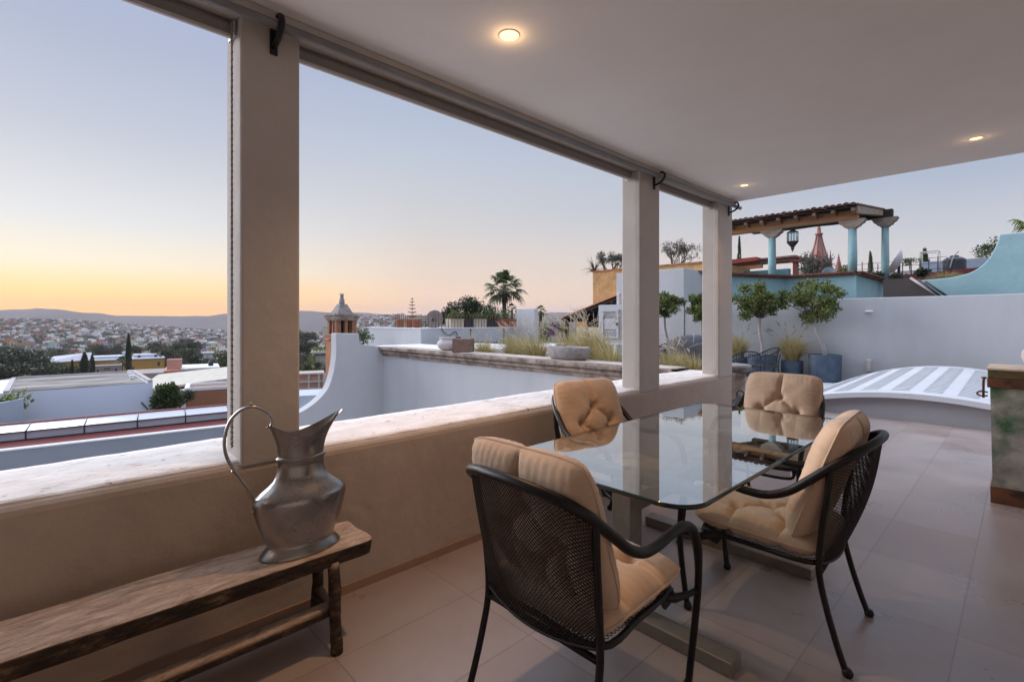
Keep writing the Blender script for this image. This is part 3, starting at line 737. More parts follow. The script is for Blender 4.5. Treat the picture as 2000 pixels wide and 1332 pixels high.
# ================================================================= CORNICE WALL, CURVED WALL, COURT
t = thing('cornice_wall', (-6.5, 5.7, 0), 'white wall topped by a dark moulded stone cornice beyond the parapet', 'wall')
b = MB(); b.bb(-10.21, -2.97, 5.63, 5.93, -3.2, .62); b.build('wall_face', m_white, t)
b = MB()
cprof = [(5.64, .585), (5.61, .587), (5.592, .60), (5.588, .625), (5.60, .638), (5.60, .646), (5.565, .650), (5.548, .665), (5.545, .69), (5.558, .705), (5.57, .712), (5.57, .722), (5.52, .726), (5.505, .735), (5.502, .785), (5.512, .798), (5.60, .80), (5.95, .80), (5.96, .79), (5.96, .60)]
def corn(u, v):
    x = -10.2 + u * 7.24; k = v * (len(cprof) - 1); i = min(int(k), len(cprof) - 2); f = k - i
    y = cprof[i][0] * (1 - f) + cprof[i + 1][0] * f; z = cprof[i][1] * (1 - f) + cprof[i + 1][1] * f
    joint = .012 * math.exp(-(((x * 1.25) % 1 - .5) / .012) ** 2)
    n = mnoise.noise_vector(Vector((x * 3.5, y * 9, z * 9))) * .010 + mnoise.noise_vector(Vector((x * 13, y * 25, z * 25))) * .005
    return (x, y + n.y + joint, z + n.z * .6)
b.grid(corn, 420, 48); b.build('cornice', m_stonedark, t, fixn=False)
b = MB(); b.bb(-10.15, -3.0, 5.54, 5.92, .802, .808); b.build('top_mortar', M('cornice_top', (.52, .45, .41), .9, var=.15, scale=6, bump=.5, bscale=40, bdist=.01), t)
b = MB()
out = [(5.72, -3.2), (5.72, .79), (5.12, .86), (5.06, .88), (5.03, 1.11), (4.52, 1.125), (4.515, 1.06), (4.515, .72), (4.49, .48), (4.44, .23), (4.33, -.05), (4.12, -.27), (3.9, -.41), (3.72, -.485), (3.4, -.57), (3.1, -.62), (2.7, -.66), (2.7, -3.2)]
sm_ = out[:6] + [tuple(p)[:2] for p in catmull([(y, z, 0) for y, z in out[6:17]], 4)] + [out[17]]
b.prism(sm_, 'x', -10.47, -10.2); o = b.build('curved_wall', m_white, loc=(-10.33, 4, -3.2), bevel=.012); tag(o, 'white plaster wall sweeping down in a concave curve in front of the brick chimney', 'wall')
b = MB(); b.bb(-30, -2.95, -14, 5.62, -3.5, -3.2); struct(b.build('court_floor', m_white))
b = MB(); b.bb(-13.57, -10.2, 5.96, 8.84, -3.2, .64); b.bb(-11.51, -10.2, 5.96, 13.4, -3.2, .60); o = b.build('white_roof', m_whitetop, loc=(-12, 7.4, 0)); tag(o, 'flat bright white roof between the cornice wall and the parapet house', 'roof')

# ---- pots and stones on the cornice
def onto(x, y, Y): p = onY(x, y, Y); return Vector((p.x, Y, .808))
p = onto(874, 684, 5.75); b = MB(); b.lathe([(.085, 0), (.13, .02), (.19, .07), (.205, .125), (.19, .175), (.155, .205), (.15, .225), (.165, .245), (.168, .255), (.15, .256), (.135, .22), (.02, .18)], p, 36, cap=False); b.jitter(.004, 6)
o = b.build('clay_pot', m_claywhite, loc=p); tag(o, 'round whitish clay pot on the stone cornice beside a brown stone block', 'pot')
p = onto(905, 687, 5.72); b = MB(); b.box(p + Vector((0, 0, .125)), (.36, .34, .25), math.radians(38), taper=.96)
o = b.build('stone_block', M('stone_brown', (.20, .125, .10), .9, var=.25, scale=10, bump=.6, bscale=30, bdist=.01), loc=p, bevel=.015); tag(o, 'squared brown stone block on the cornice beside the whitish clay pot', 'stone block')
p = onto(1110, 700, 5.74); t = thing('stone_trough', p, 'wide rough grey stone trough lying on the cornice in front of the tall grass', 'trough')
b = MB(); tr_o = [(.0, .0), (.30, .0), (.36, .04), (.40, .12), (.405, .185), (.40, .195), (.34, .195), (.31, .13), (.0, .10)]
b.lathe(tr_o, p, 40, ax=1.0, ay=.42, cap=False, rz=.0); b.jitter(.012, 9); b.jitter(.005, 30); b.build('basin', m_stonegrey, t)
p = onto(895, 668, 5.86); b = MB(); b.box(p + Vector((0, 0, .24)), (.09, .05, .06)); b.tube([p + Vector((0, 0, 0)), p + Vector((0, 0, .22))], .02, 8); o = b.build('spotlight', m_black, loc=p); tag(o, 'small black garden spotlight behind the brown stone block', 'spotlight')

# ---- fountain grasses behind the cornice
for i, (x, Y, h, n, sp, npl, lab) in enumerate([
    (905, 6.6, .60, 600, .34, 12, 'small pale fountain grass clump beside the brown stone block'),
    (950, 6.9, .64, 680, .42, 14, 'low pale fountain grass clump between the stone block and the taller clumps'),
    (1008, 7.0, .80, 800, .46, 26, 'fountain grass clump with feathery plumes left of the stone trough'),
    (1048, 6.6, .84, 800, .45, 26, 'full fountain grass clump just left of the stone trough'),
    (1118, 7.2, .90, 800, .50, 30, 'fountain grass clump rising behind the stone trough'),
    (1160, 6.9, .98, 900, .52, 44, 'tallest fountain grass clump with many pale plumes beside the shutter cabinet'),
    (1195, 6.5, .76, 480, .42, 18, 'fountain grass clump partly hidden by the middle column'),
    (1312, 7.4, .62, 520, .48, 12, 'fountain grass clump in the narrow opening, next to the middle column'),
    (1350, 7.1, .60, 520, .46, 12, 'fountain grass clump in the narrow opening, next to the last column')]):
    p = onY(x, 700, Y); grass('fountain_grass', (p.x, Y, .44), lab, n, h, sp, npl, 40 + i, 'fountain grasses behind the cornice', lean=(-.10, .0), w=.008, plen=.26)

b = MB(); b.bb(-9.6, -3.2, 5.965, 7.7, -.05, .44); o = b.build('planting_bed', m_soil, loc=(-6, 6.8, 0)); tag(o, 'raised soil bed behind the cornice wall where the fountain grasses grow', 'planting bed')
# ---- glass balustrade beside the shutter cabinet
t = thing('balustrade', (-8, 8.6, 0), 'low glass balustrade with white metal posts behind the fountain grass', 'balustrade')
pa, pb = onY(1130, 690, 8.2), onY(1216, 690, 8.2); b = MB(); b.tube([(pa.x, 8.2, .92), (pb.x, 8.2, .92)], .02, 8); b.tube([(pa.x, 8.2, .42), (pb.x, 8.2, .42)], .012, 8); b.build('rail', m_whitetop, t)
for k in range(4):
    x = pa.x + (pb.x - pa.x) * (k + .4) / 4; b = MB(); b.tube([(x, 8.2, 0), (x, 8.2, .92)], .028, 8); b.build('post', m_whitetop, t)
b = MB(); b.bb(pa.x, pb.x, 8.228, 8.232, .08, .9); b.build('glass_pane', m_pane, t, fixn=False)

# ================================================================= PARAPET HOUSE WITH ROOF RAILING, PLANTERS, DISH
HX, HY0, HZ = -13.57, 8.84, 1.15
xl = onY(718, 641, HY0).x; hy1 = onX(1003, 640, HX).y
t = thing('parapet_house', (HX - 2, 11, 0), 'white flat-roofed house behind the cornice wall, carrying planters and a rusty rod railing', 'house')
b = MB(); b.bb(xl, HX, HY0, hy1, -3.2, HZ - .03); b.build('wall', m_white, t)
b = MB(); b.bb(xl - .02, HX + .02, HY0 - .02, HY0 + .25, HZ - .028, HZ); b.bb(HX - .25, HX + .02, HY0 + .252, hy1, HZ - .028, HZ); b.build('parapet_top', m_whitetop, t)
for yy in (10.9, 12.5):
    b = MB(); b.tube([(HX + .03, yy, -.2), (HX + .03, yy, HZ - .04)], .02, 6); b.build('drain_pipe', m_darkgrey, t)
t = thing('rod_railing', (HX - .1, 11, HZ), 'thin rusty iron rod railing standing on the edge of the white parapet house', 'railing')
rods = []
x0 = onY(768, 640, HY0).x; k = x0
while k < HX - .08: rods.append((k, HY0 + .1)); k += .13
k = HY0 + .1
while k < hy1: rods.append((HX - .1, k)); k += .135
for i, (x, y) in enumerate(rods):
    b = MB(); b.tube([(x, y, HZ), (x + .004 * math.sin(i * 2.), y, HZ + .46 + .02 * math.sin(i * 7.))], .0095, 6); b.build('rod', m_rod_rust, t)
t = thing('satellite_dish', (HX - .35, 10.1, HZ), 'round grey mesh satellite dish behind the rod railing of the parapet house', 'satellite dish')
dc = onX(849, 624, HX - .35); b = MB(); b.lathe([(.001, -.07), (.12, -.055), (.22, -.02), (.31, .04), (.315, .045), (.31, .05), (.22, -.008), (.001, -.058)], (0, 0, 0), 40, cap=False)
b.xform(Matrix.Translation(dc) @ Vector((.55, -.8, .2)).to_track_quat('Z', 'Y').to_matrix().to_4x4()); b.build('reflector', M('dish_mesh', (.26, .225, .21), .7, .2, var=.15, scale=20), t, fixn=False)
b = MB(); b.tube([(dc.x, dc.y + .05, HZ - .02), (dc.x, dc.y + .05, dc.z)], .025, 8); b.box(dc + Vector((.10, -.16, -.02)), (.07, .09, .09)); b.tube([dc + Vector((-.1, .1, -.2)), dc + Vector((.10, -.16, -.03))], .008, 6); b.build('feed_arm', m_darkgrey, t)
mpl = {'cream': M('planter_cream', (.50, .44, .35), .8, bump=.1), 'dark': M('planter_dark', (.022, .025, .035), .5, bump=.05), 'terra': m_terracotta}
def planter(x0, x1, kind, lab, seed, ph, leafm, X=HX - .42, grp='planter boxes on the roof of the parapet house'):
    a, c = onX(x0, 640, X), onX(x1, 640, X); y0, y1 = a.y, c.y; t = thing('planter', (X, (y0 + y1) / 2, HZ - .02), lab, 'planter', grp)
    b = MB(); n = 4
    b.box((X, (y0 + y1) / 2, HZ + .13), (.32, y1 - y0 - .02, .30), taper=1.06); b.box((X, (y0 + y1) / 2, HZ + .285), (.38, y1 - y0 + .01, .035)); b.build('box', mpl[kind], t, bevel=.006)
    rng = random.Random(seed); g = MB()
    for _ in range(60):
        p = Vector((X + rng.uniform(-.13, .13), rng.uniform(y0 + .04, y1 - .04), HZ + .25)); d = Vector((rng.gauss(0, .35), rng.gauss(0, .35), 1)).normalized(); L = ph * rng.uniform(.5, 1.1)
        ribbon(g, [p + d * L * f + Vector((d.x, d.y, 0)) * L * f * f * .6 for f in (0, .35, .7, 1)], .016, .002, Vector((rng.gauss(0, 1), rng.gauss(0, 1), 0)).normalized())
    leaves(g, [(X, (y0 + y1) / 2, HZ + .28 + ph * .35, max(.12, (y1 - y0) * .42), .8)], 120, .08, rng)
    g.build('plant', leafm, t, fixn=False)
planter(876, 901, 'cream', 'cream planter box beside the satellite dish', 1, .32, m_leaf_mid)
planter(902, 919, 'dark', 'dark planter box between the two cream ones', 2, .38, m_leaf_dark)
planter(921, 945, 'cream', 'cream planter box in the middle of the planter row', 3, .36, m_leaf_mid)
planter(946, 966, 'dark', 'dark planter box beside the terracotta one at the end of the row', 4, .5, m_leaf_mid)
planter(968, 1003, 'terra', 'long terracotta planter box at the right end of the planter row', 5, .55, m_leaf_mid)
for i, (x0, x1) in enumerate(((772, 790), (793, 806), (808, 820))):
    a, c = onY(x0, 640, HY0 + .4), onY(x1, 640, HY0 + .4); q = Vector(((a.x + c.x) / 2, HY0 + .4, HZ - .02)); b = MB(); b.lathe([(.10, 0), (.14, .26), (.155, .27), (.155, .32), (.13, .32), (.12, .28), (.01, .26)], q, 20, cap=False)
    o = b.build('terracotta_pot', m_terracotta, loc=q); tag(o, ['leftmost terracotta pot behind the rod railing', 'middle terracotta pot of three behind the rod railing', 'terracotta pot behind the railing nearest the house corner'][i], 'pot', 'terracotta pots behind the rod railing')
t = thing('cable', (HX + .03, 10, .8), 'black cable drooping over the edge of the white parapet house', 'cable'); b = MB()
b.tube(catmull([onX(862, 640, HX + .02), onX(868, 650, HX + .03), onX(878, 655, HX + .03), onX(888, 648, HX + .03), onX(893, 652, HX + .03), onX(893, 662, HX + .03)], 6), .012, 6); b.build('line', m_black, t)
a, c = onY(1009, 604, 12.9), onY(1044, 604, 12.9); b = MB(); b.bb(a.x, c.x, 12.9, 13.1, -3, a.z); o = b.build('grey_block', m_white, loc=((a.x + c.x) / 2, 13.2, -3), bevel=.01); tag(o, 'tall grey plaster block standing at the right end of the planter row', 'wall')
a, c = onY(925, 676, 9.6), onY(1152, 676, 9.6); b = MB(); b.bb(a.x, c.x, 9.6, 9.8, -.3, .70); o = b.build('low_wall', m_whitetop, loc=((a.x + c.x) / 2, 9.7, -.3), bevel=.01); tag(o, 'low white garden wall behind the fountain grasses', 'wall')
b = MB(); rngp = random.Random(9)
for k in range(8): q = onY(925 + k * 7, 671, 9.9); leaves(b, [(q.x, 9.9, .68, .12, .7)], 26, .09, rngp)
o = b.build('low_plants', m_leaf_grey, loc=(a.x, 9.9, .6), fixn=False); tag(o, 'row of small dry plants behind the low white garden wall', 'plants')

# ---- trees behind the parapet house
p = atD(905, 640, 38); S = 38 / 955
bl = []
for dx, dy, r in ((-40, 18, 17), (-28, 8, 18), (-14, -3, 20), (2, -10, 22), (18, -12, 22), (32, -4, 22), (46, 4, 20), (8, 8, 24), (-16, 14, 20), (30, 14, 24), (52, 20, 18)):
    bl.append((dx * S * RX + random.Random(dx).uniform(-.4, .4), dx * S * RY, (26 - dy) * S + 6.4, r * S * .9, .8))
tree('spreading_tree', (p.x, p.y, -5.2), 'broad dark green tree beside the palm behind the parapet house', [(0, 0, 0), (.1, 0, 3), (0, 0, 5.6)], .35, bl, 5200, .17, m_leaf_dark, m_barkdark, 3, limbs=11)
def palm(name, base, top, R, label, seed, nf=24, skirt=True, lm=m_leaf_mid, tr=.2, group=None):
    rng = random.Random(seed); t = thing(name, base, label, 'palm tree', group); base = Vector(base); top = Vector(top)
    b = MB(); b.tube([base + (top - base) * k / 12 for k in range(13)], [tr * (1 + .06 * (k % 2)) * (1.1 - .25 * k / 12) for k in range(13)], 12); b.build('trunk', m_barkdark, t)
    g = MB()
    for k in range(nf):
        a = k * 2.4 + rng.uniform(-.2, .2); el = math.radians(78 - 118 * (k / nf) + rng.uniform(-8, 8)); d = Vector((math.cos(a) * math.cos(el), math.sin(a) * math.cos(el), math.sin(el)))
        L1 = R * rng.uniform(.5, .62); hub = top + d * L1 + Vector((0, 0, -.10 * R * math.cos(el) ** 2)); g.tube([top, top + d * L1 * .5, hub], [.012 * R, .010 * R, .008 * R], 4)
        side = d.cross(Vector((0, 0, 1))); side = side.normalized() if side.length > .1 else Vector((1, 0, 0)); nrm = side.cross(d).normalized()
        for j in range(19):
            f = -1 + 2 * j / 18; aa = f * 1.75; dd = (d * math.cos(aa) + side * math.sin(aa)).normalized(); L2 = R * .52 * (1 - .32 * abs(f)) * rng.uniform(.85, 1.1)
            droop = .55 + .25 * rng.random()
            pts = [hub + dd * L2 * q + nrm * .06 * R * q + Vector((0, 0, -droop * L2 * q ** 2.6)) for q in (0, .3, .6, .85, 1)]
            ribbon(g, pts, .040 * R, .006 * R, (dd.cross(nrm)).normalized())
    g.build('fronds', lm, t, fixn=False)
    if skirt:
        g = MB()
        for k in range(110):
            a = rng.uniform(0, 2 * PI); r = tr * 1.2; z = -R * rng.uniform(.15, .9); p0 = top + Vector((math.cos(a) * r, math.sin(a) * r, z * .4)); L = R * rng.uniform(.25, .55)
            ribbon(g, [p0, p0 + Vector((math.cos(a) * .2 * R, math.sin(a) * .2 * R, -L * .4)), p0 + Vector((math.cos(a) * .22 * R, math.sin(a) * .22 * R, -L))], .02 * R, .005 * R, Vector((-math.sin(a), math.cos(a), 0)))
        g.build('dead_fronds', m_leaf_grey, t, fixn=False)
    return t
p = atD(985, 562, 42); palm('fan_palm', (p.x, p.y, -6), p, 1.95, 'tall fan palm with drooping fronds against the sky behind the planters', 5, nf=26)
p = atD(1000, 604, 40); palm('fan_palm', (p.x, p.y, -6), p, .62, 'small dark palm peeking over the planters beside the grey block', 6, nf=12, skirt=False, lm=m_leaf_dark, tr=.1)
p = atD(1056, 608, 34); palm('fan_palm', (p.x, p.y, -6), p, .55, 'small yellowish palm right of the grey plaster block', 7, nf=14, lm=m_yellowleaf, tr=.12)
def araucaria(base, h, r, label, seed, lm=m_leaf_dark):
    rng = random.Random(seed); t = thing('araucaria', base, label, 'tree'); base = Vector(base); b = MB(); b.tube([base, base + Vector((0, 0, h))], [r * .055, .02], 8); g = MB()
    z = h * .35
    while z < h:
        f = (h - z) / (h * .65); rr = r * (f ** .75) + .05
        for k in range(6):
            a = k * PI / 3 + z * 2 + rng.uniform(-.2, .2); d = Vector((math.cos(a), math.sin(a), 0)); P = [base + Vector((0, 0, z)) + d * rr * q + Vector((0, 0, .22 * rr * q * q)) for q in (0, .4, .75, 1)]
            b.tube(P, [.02, .016, .012, .008], 4)
            for q in range(16):
                f2 = rng.uniform(.3, 1); p0 = base + Vector((0, 0, z)) + d * rr * f2 + Vector((0, 0, .22 * rr * f2 * f2)); sd = Vector((-d.y, d.x, 0)) * rng.choice((-1, 1)) * rr * .22 + Vector((0, 0, rr * .12)); ribbon(g, [p0, p0 + sd], .075 * r, .03, d)
        z += h * .052 * (.6 + f)
    b.build('trunk', m_barkdark, t); g.build('crown', lm, t, fixn=False)
p = atD(805, 640, 44); araucaria((p.x, p.y, -4), 7.5, .78, 'small tiered pine silhouetted on the horizon above the rod railing', 4)
# smaller foliage right of the block
for i, (x, y, D, r, n, sz, lm, nm, lab) in enumerate([(1066, 640, 30, .42, 260, .12, m_yellowleaf, 'shrub', 'yellow-green shrub right of the grey plaster block'), (1082, 637, 20, .20, 260, .07, m_purple, 'bougainvillea', 'purple flowering bougainvillea beside the lean-to roof'),
        (1098, 640, 21, .22, 260, .08, m_yellowleaf, 'shrub', 'bright green shrub right of the purple bougainvillea'), (1062, 655, 26, .34, 240, .10, m_leaf_mid, 'shrub', 'dark green shrub below the yellow-green one'), (1076, 650, 18, .16, 160, .06, m_purple, 'bougainvillea', 'lower purple bougainvillea sprig above the grass plumes'),
        (833, 632, 30, .45, 240, .12, m_leaf_mid, 'shrub', 'green shrub between the small tiered pine and the satellite dish'), (887, 616, 19, .22, 220, .09, m_yellowleaf, 'shrub', 'light green shrub above the cream planter'), (710, 655, 17.5, .28, 300, .09, m_leaf_mid, 'shrub', 'olive green shrub between the chimney and the white parapet house')]):
    p = atD(x, y, D); rg = random.Random(60 + i); t = thing(nm, (p.x, p.y, p.z - r * 2), lab, 'shrub'); b = MB(); leaves(b, [(p.x, p.y, p.z, r, .9), (p.x + r * .5, p.y + r * .4, p.z - r * .4, r * .8, 1), (p.x - r * .4, p.y - r * .5, p.z - r * .5, r * .8, 1)], n, sz, rg); b.build('foliage', lm, t, fixn=False)
    b = MB(); b.tube([(p.x, p.y, p.z - r * 2), (p.x, p.y, p.z - r * .2)], r * .08, 6); b.build('stem', m_barkdark, t)

# ================================================================= CHIMNEY
cD = 12.6; cc = atD(668, 640, cD); cx, cy_ = cc.x, cc.y; zof = lambda y: EYE - (y - HYP) / FPX * cD
t = thing('chimney', (cx, cy_, -3), 'orange brick chimney with little pillars and a pyramid stone cap behind the curved wall', 'chimney')
b = MB(); b.bb(cx - .30, cx + .26, cy_ - .30, cy_ + .26, -3, zof(664)); b.build('shaft', m_terra2 if 'm_terra2' in globals() else M('chimney_orange', (.42, .17, .075), .9, var=.15, scale=5, bump=.3), t)
b = MB(); b.box((cx - .02, cy_ - .02, zof(660)), (.66, .66, .05)); b.box((cx - .02, cy_ - .02, zof(655.5)), (.60, .60, .05)); b.jitter(.008, 8); b.build('ledge', m_terracotta, t)
mpil = M('chimney_pillar', (.36, .16, .08), .9, var=.3, scale=6, bump=.4, dark=(.16, .10, .07), dscale=4)
for ix in (-1, 0, 1):
    for iy in (-1, 0, 1):
        if ix == 0 and iy == 0: continue
        b = MB(); w_ = .12 if ix and iy else .085; b.box((cx + ix * .21, cy_ + iy * .21, (zof(652) + zof(626)) / 2), (w_, w_, zof(626) - zof(652))); b.build('pillar', mpil, t, bevel=.006)
b = MB(); b.box((cx, cy_, (zof(652) + zof(626)) / 2), (.26, .26, zof(626) - zof(652))); b.build('flue', m_wooddark, t)
b = MB(); b.box((cx, cy_, zof(624.5)), (.60, .60, .04)); b.box((cx, cy_, zof(620)), (.66, .66, .07)); b.box((cx, cy_, zof(615.3)), (.74, .74, .03)); b.jitter(.012, 9); b.build('cap_slab', m_stonedark, t)
b = MB(); b.box((cx, cy_, (zof(614) + zof(594)) / 2), (.44, .44, zof(594) - zof(614)), taper=.42); b.build('cap', m_stonegrey, t, bevel=.008)
b = MB(); z0 = zof(594); b.lathe([(.085, 0), (.092, .03), (.085, .09), (.062, .15), (.05, .18), (.058, .20), (.060, .225), (.045, .25), (.02, .262)], (cx - .01, cy_, z0), 16, ax=.9, ay=.75)
for s_ in (-1, 1): b.lathe([(.016, .245), (.018, .262), (.003, .285)], (cx - .01 + s_ * .035 * RX, cy_ + s_ * .035 * RY, z0), 8)
b.jitter(.006, 14); b.build('finial_figure', m_stonegrey, t)

# ================================================================= LEFT: SKYLIGHT ROOF AND LOW WALL
def strip(name, mat, y0, y1, z0, z1, ext=(-260, 640), loc=None, thick=.1):
    """slab between two pixel-derived ground lines (at heights z0 and z1), continued past the frame"""
    pass
wa, wb_ = onZ(0, 881, -.8), onZ(441, 832, -.8)   # front top edge of the low wall
dr = (wb_ - wa).normalized(); nr = Vector((-dr.y, dr.x, 0)); nr = nr if nr.x < 0 else -nr   # towards -X
A0 = wa - dr * 6; A1 = wb_ + dr * 1.0
def slab(mb, a, c, n0, n1, z0, z1, mi=0):
    vs = [a + nr * n0, c + nr * n0, c + nr * n1, a + nr * n1]
    mb.add([(v.x, v.y, z0) for v in vs] + [(v.x, v.y, z1) for v in vs], [(0, 1, 2, 3), (4, 5, 6, 7), (0, 1, 5, 4), (1, 2, 6, 5), (2, 3, 7, 6), (3, 0, 4, 7)], mi)
t = thing('skylight_house', A0.lerp(A1, .5), 'house roof with a long glazed skylight strip and dark red edges', 'house')
b = MB(); slab(b, A0, A1, .0, .13, -3.2, -.812); b.build('wall', M('wall_slate', (.27, .30, .345), .85, var=.06, scale=1.5, bump=.1), t)
b = MB(); slab(b, A0, A1, -.015, .12, -.81, -.785); b.build('wall_top', m_whitetop, t)
b = MB(); slab(b, A0, A1, .132, 2.2, -3, -.835); b.build('red_roof', m_redwall, t)
s0 = 1.0
# glazed lean-to: low vertical glass, then sloping panes up to a red ridge
b = MB(); slab(b, A0, A1, s0 + .01, s0 + .03, -.83, -.675); b.build('glazed_front', M('glazing_grey', (.44, .48, .54), .25, var=.05, bump=0), t)
b = MB(); q0, q1 = A0 + nr * s0, A1 + nr * s0; r0, r1 = A0 + nr * (s0 + .5), A1 + nr * (s0 + .5)
b.add([(q0.x, q0.y, -.67), (q1.x, q1.y, -.67), (r1.x, r1.y, -.60), (r0.x, r0.y, -.60), (q0.x, q0.y, -.682), (q1.x, q1.y, -.682), (r1.x, r1.y, -.612), (r0.x, r0.y, -.612)], [(0, 1, 2, 3), (7, 6, 5, 4), (0, 1, 5, 4), (2, 3, 7, 6)]); b.build('glazed_roof', M('glazing_white', (.70, .73, .80), .2, var=.04, bump=0), t)
L = (A1 - A0).length; k = .35
while k < L:
    p0 = A0 + dr * k + nr * s0; p1 = A0 + dr * k + nr * (s0 + .5)
    b = MB(); b.tube([(p0.x, p0.y, -.83), (p0.x, p0.y, -.664), (p1.x, p1.y, -.593)], .012, 6); b.build('glazing_bar', m_darkgrey, t); k += .83
for n_, z in ((s0 - .01, -.67), (s0 - .012, -.82)):
    p0, p1 = A0 + nr * n_, A1 + nr * n_; b = MB(); b.tube([(p0.x, p0.y, z), (p1.x, p1.y, z)], .012, 6); b.build('rail', m_darkgrey, t)
b = MB(); slab(b, A0, A1, s0 + .5, s0 + .62, -1., -.575); b.build('ridge', m_redwall, t)

# ---- big white house with a grey flat roof
hx = -33.3; ya, yb = -14., 4.29
t = thing('white_house', (hx - 4, -4, -8), 'large white flat-roofed house with a stained grey concrete roof, seen from above on the left', 'house')
b = MB(); b.bb(hx - 7.4, hx, ya, yb, -9, -2.03); b.build('wall', M('wall_bluewhite', (.70, .75, .90), .85, var=.04, scale=.4, bump=.1), t)
b = MB(); b.bb(hx - 7.2, hx - .02, -1.2, yb - .3, -2.028, -1.995); b.build('roof', m_concrete, t)
b = MB(); b.bb(hx - 7.4, hx - 7.28, -1.4, yb, -2.026, -1.90); b.bb(hx - 7.27, hx - .0, -1.45, -1.25, -2.026, -1.93); b.bb(hx - 7.27, hx - .02, yb - .2, yb, -2.026, -1.88); b.build('parapet', M('parapet_grey', (.46, .44, .43), .9, var=.15, scale=1.), t)
for i in range(3):
    b = MB(); q = Vector((hx - 2.2 - i * 1.6, yb - .7 + .1 * i, -1.8)); b.box(q - Vector((0, 0, .05)), (.26, .2, .25)); b.build('roof_vent', m_whitetop, t, bevel=.03)
b = MB(); b.tube([onX(276, 785, hx + .04), onX(289, 800, hx + .04)], .03, 6); b.build('wall_pipe', m_darkgrey, t)
b = MB(); p0, p1, p2, p3 = onX(-60, 830, hx + 1.4), onX(46, 830, hx + 1.4), onX(46, 778, hx + 1.4), onX(-60, 800, hx + 1.4); b.prism([(p.y, p.z) for p in (p0, p1, p2, p3)], 'x', hx + 1.1, hx + 1.4); b.build('side_wing', M('wall_bluegrey', (.40, .46, .55), .85, var=.05, scale=.5), t)
b = MB(); leaves(b, [(onX(10, 790, hx + .8).x, onX(10 + k * 12, 790, hx + .8).y, onX(0, 796 - k * 6, hx + .8).z, .5) for k in range(-4, 3)], 700, .2, random.Random(77)); o = b.build('roof_shrub', m_yellowleaf, loc=(hx + .8, -1.5, -5), fixn=False); tag(o, 'yellow-green shrub tucked beside the low wing of the large white house', 'shrub')

# ---- tree and houses right of it
p = atD(326, 800, 27); S = 27 / 955
tree('leafy_tree', (p.x, p.y, -6.5), 'bright green spreading tree right of the large white house', [(0, 0, 0), (0, 0, 1.6), (.05, 0, 2.6)], .16, [(dx * S * RX, dx * S * RY, (26 - dy) * S + 3.12, r * S * 1.08, .8) for dx, dy, r in ((-20, 10, 11), (-8, -8, 14), (6, -12, 13), (18, 2, 13), (-4, 8, 16), (14, 14, 14), (26, 16, 9), (-18, 22, 12), (0, 24, 14))], 2600, .16, m_leaf_mid, m_barkdark, 8, limbs=9)
# ================================================================= BACK WALL, VAULTED SKYLIGHT
BY = 13.4
bz = onY(1725, 581, BY).z; bxl = onY(1337, 592, BY).x
b = MB(); b.bb(bxl, 9., BY, BY + .25, -.3, bz); o = b.build('back_wall', m_white, loc=(0, BY, 0), bevel=.015); tag(o, 'long plain white plaster wall closing the open terrace behind the potted trees', 'wall')
wl = onY(1204, 530, BY - .02); wr = onY(1336, 528, BY + .6)
b = MB(); b.bb(wl.x, bxl - .005, BY - .02, BY + 1.6, -.3, wr.z); o = b.build('white_house_wall', m_white, loc=(wl.x, BY, 0), bevel=.015); tag(o, 'taller white house wall between the orange wall and the turquoise wall', 'wall')
p = onY(1697, 608, BY - .03); b = MB(); b.lathe([(.001, -.03), (.075, -.025), (.085, 0), (.075, .012), (.04, .02), (.001, .022)], (0, 0, 0), 20, ay=.5); b.xform(Matrix.Translation(p)); o = b.build('wall_lamp', m_whitetop, loc=p); tag(o, 'small white unlit wall lamp high on the white back wall', 'wall lamp')
p = onY(1697, 714, BY - .05); b = MB(); b.bb(p.x - .04, p.x + .04, BY - .10, BY, p.z - .13, p.z + .13); b.bb(p.x - .055, p.x + .055, BY - .03, BY - .001, p.z - .14, p.z + .14); o = b.build('socket_box', m_claywhite, loc=p, bevel=.008); tag(o, 'narrow pale box fixed low on the white back wall near the vaulted skylight', 'electrical box')

VY0, VY1, VXC, VW = 8.60, 12.7, -1.0, 2.15
t = thing('vaulted_skylight', (VXC, 10.5, 0), 'low white vaulted roof light with rows of dark vent slots', 'skylight')
ztop = lambda y: .395 + (y - VY0) / (VY1 - VY0) * .115
crv = lambda y: .098 + (y - VY0) / (VY1 - VY0) * .045
zv = lambda x, y: ztop(y) - crv(y) * (x - VXC) ** 2
b = MB(); nx = 40
def vs_(u, v, d=0.): x = VXC - VW + 2 * VW * u; y = VY0 + (VY1 - VY0) * v; return (x, y, max(.006, zv(x, y)) - d)
b.grid(lambda u, v: vs_(u, v), nx, 20); b.grid(lambda u, v: vs_(u, v, .072 if True else 0), nx, 2)
o0 = len(b.v)
for i in range(nx + 1):
    x, y, z = vs_(i / nx, 0); b.v += [(x, y, z), (x, y, z - .072)]
for i in range(nx): b.face((o0 + 2 * i, o0 + 2 * i + 2, o0 + 2 * i + 3, o0 + 2 * i + 1))
b.build('shell', M('vault_white', (.60, .615, .66), .8, var=.05, scale=2, bump=.15), t, fixn=False)
b = MB(); pl = [(VXC - VW + .1, -.01)] + [(VXC + (VW - .1) * (-1 + 2 * i / 24), max(.0, zv(VXC + (VW - .1) * (-1 + 2 * i / 24), VY0) - .075)) for i in range(25)] + [(VXC + VW - .1, -.01)]
b.prism(pl, 'y', VY0 + .10, VY0 + .30); b.build('base_wall', M('plaster_greywall', (.36, .36, .39), .85, var=.06, scale=2, bump=.1), t)
m_slot = M('slot_dark', (.25, .27, .30), .6, var=.15, bump=0)
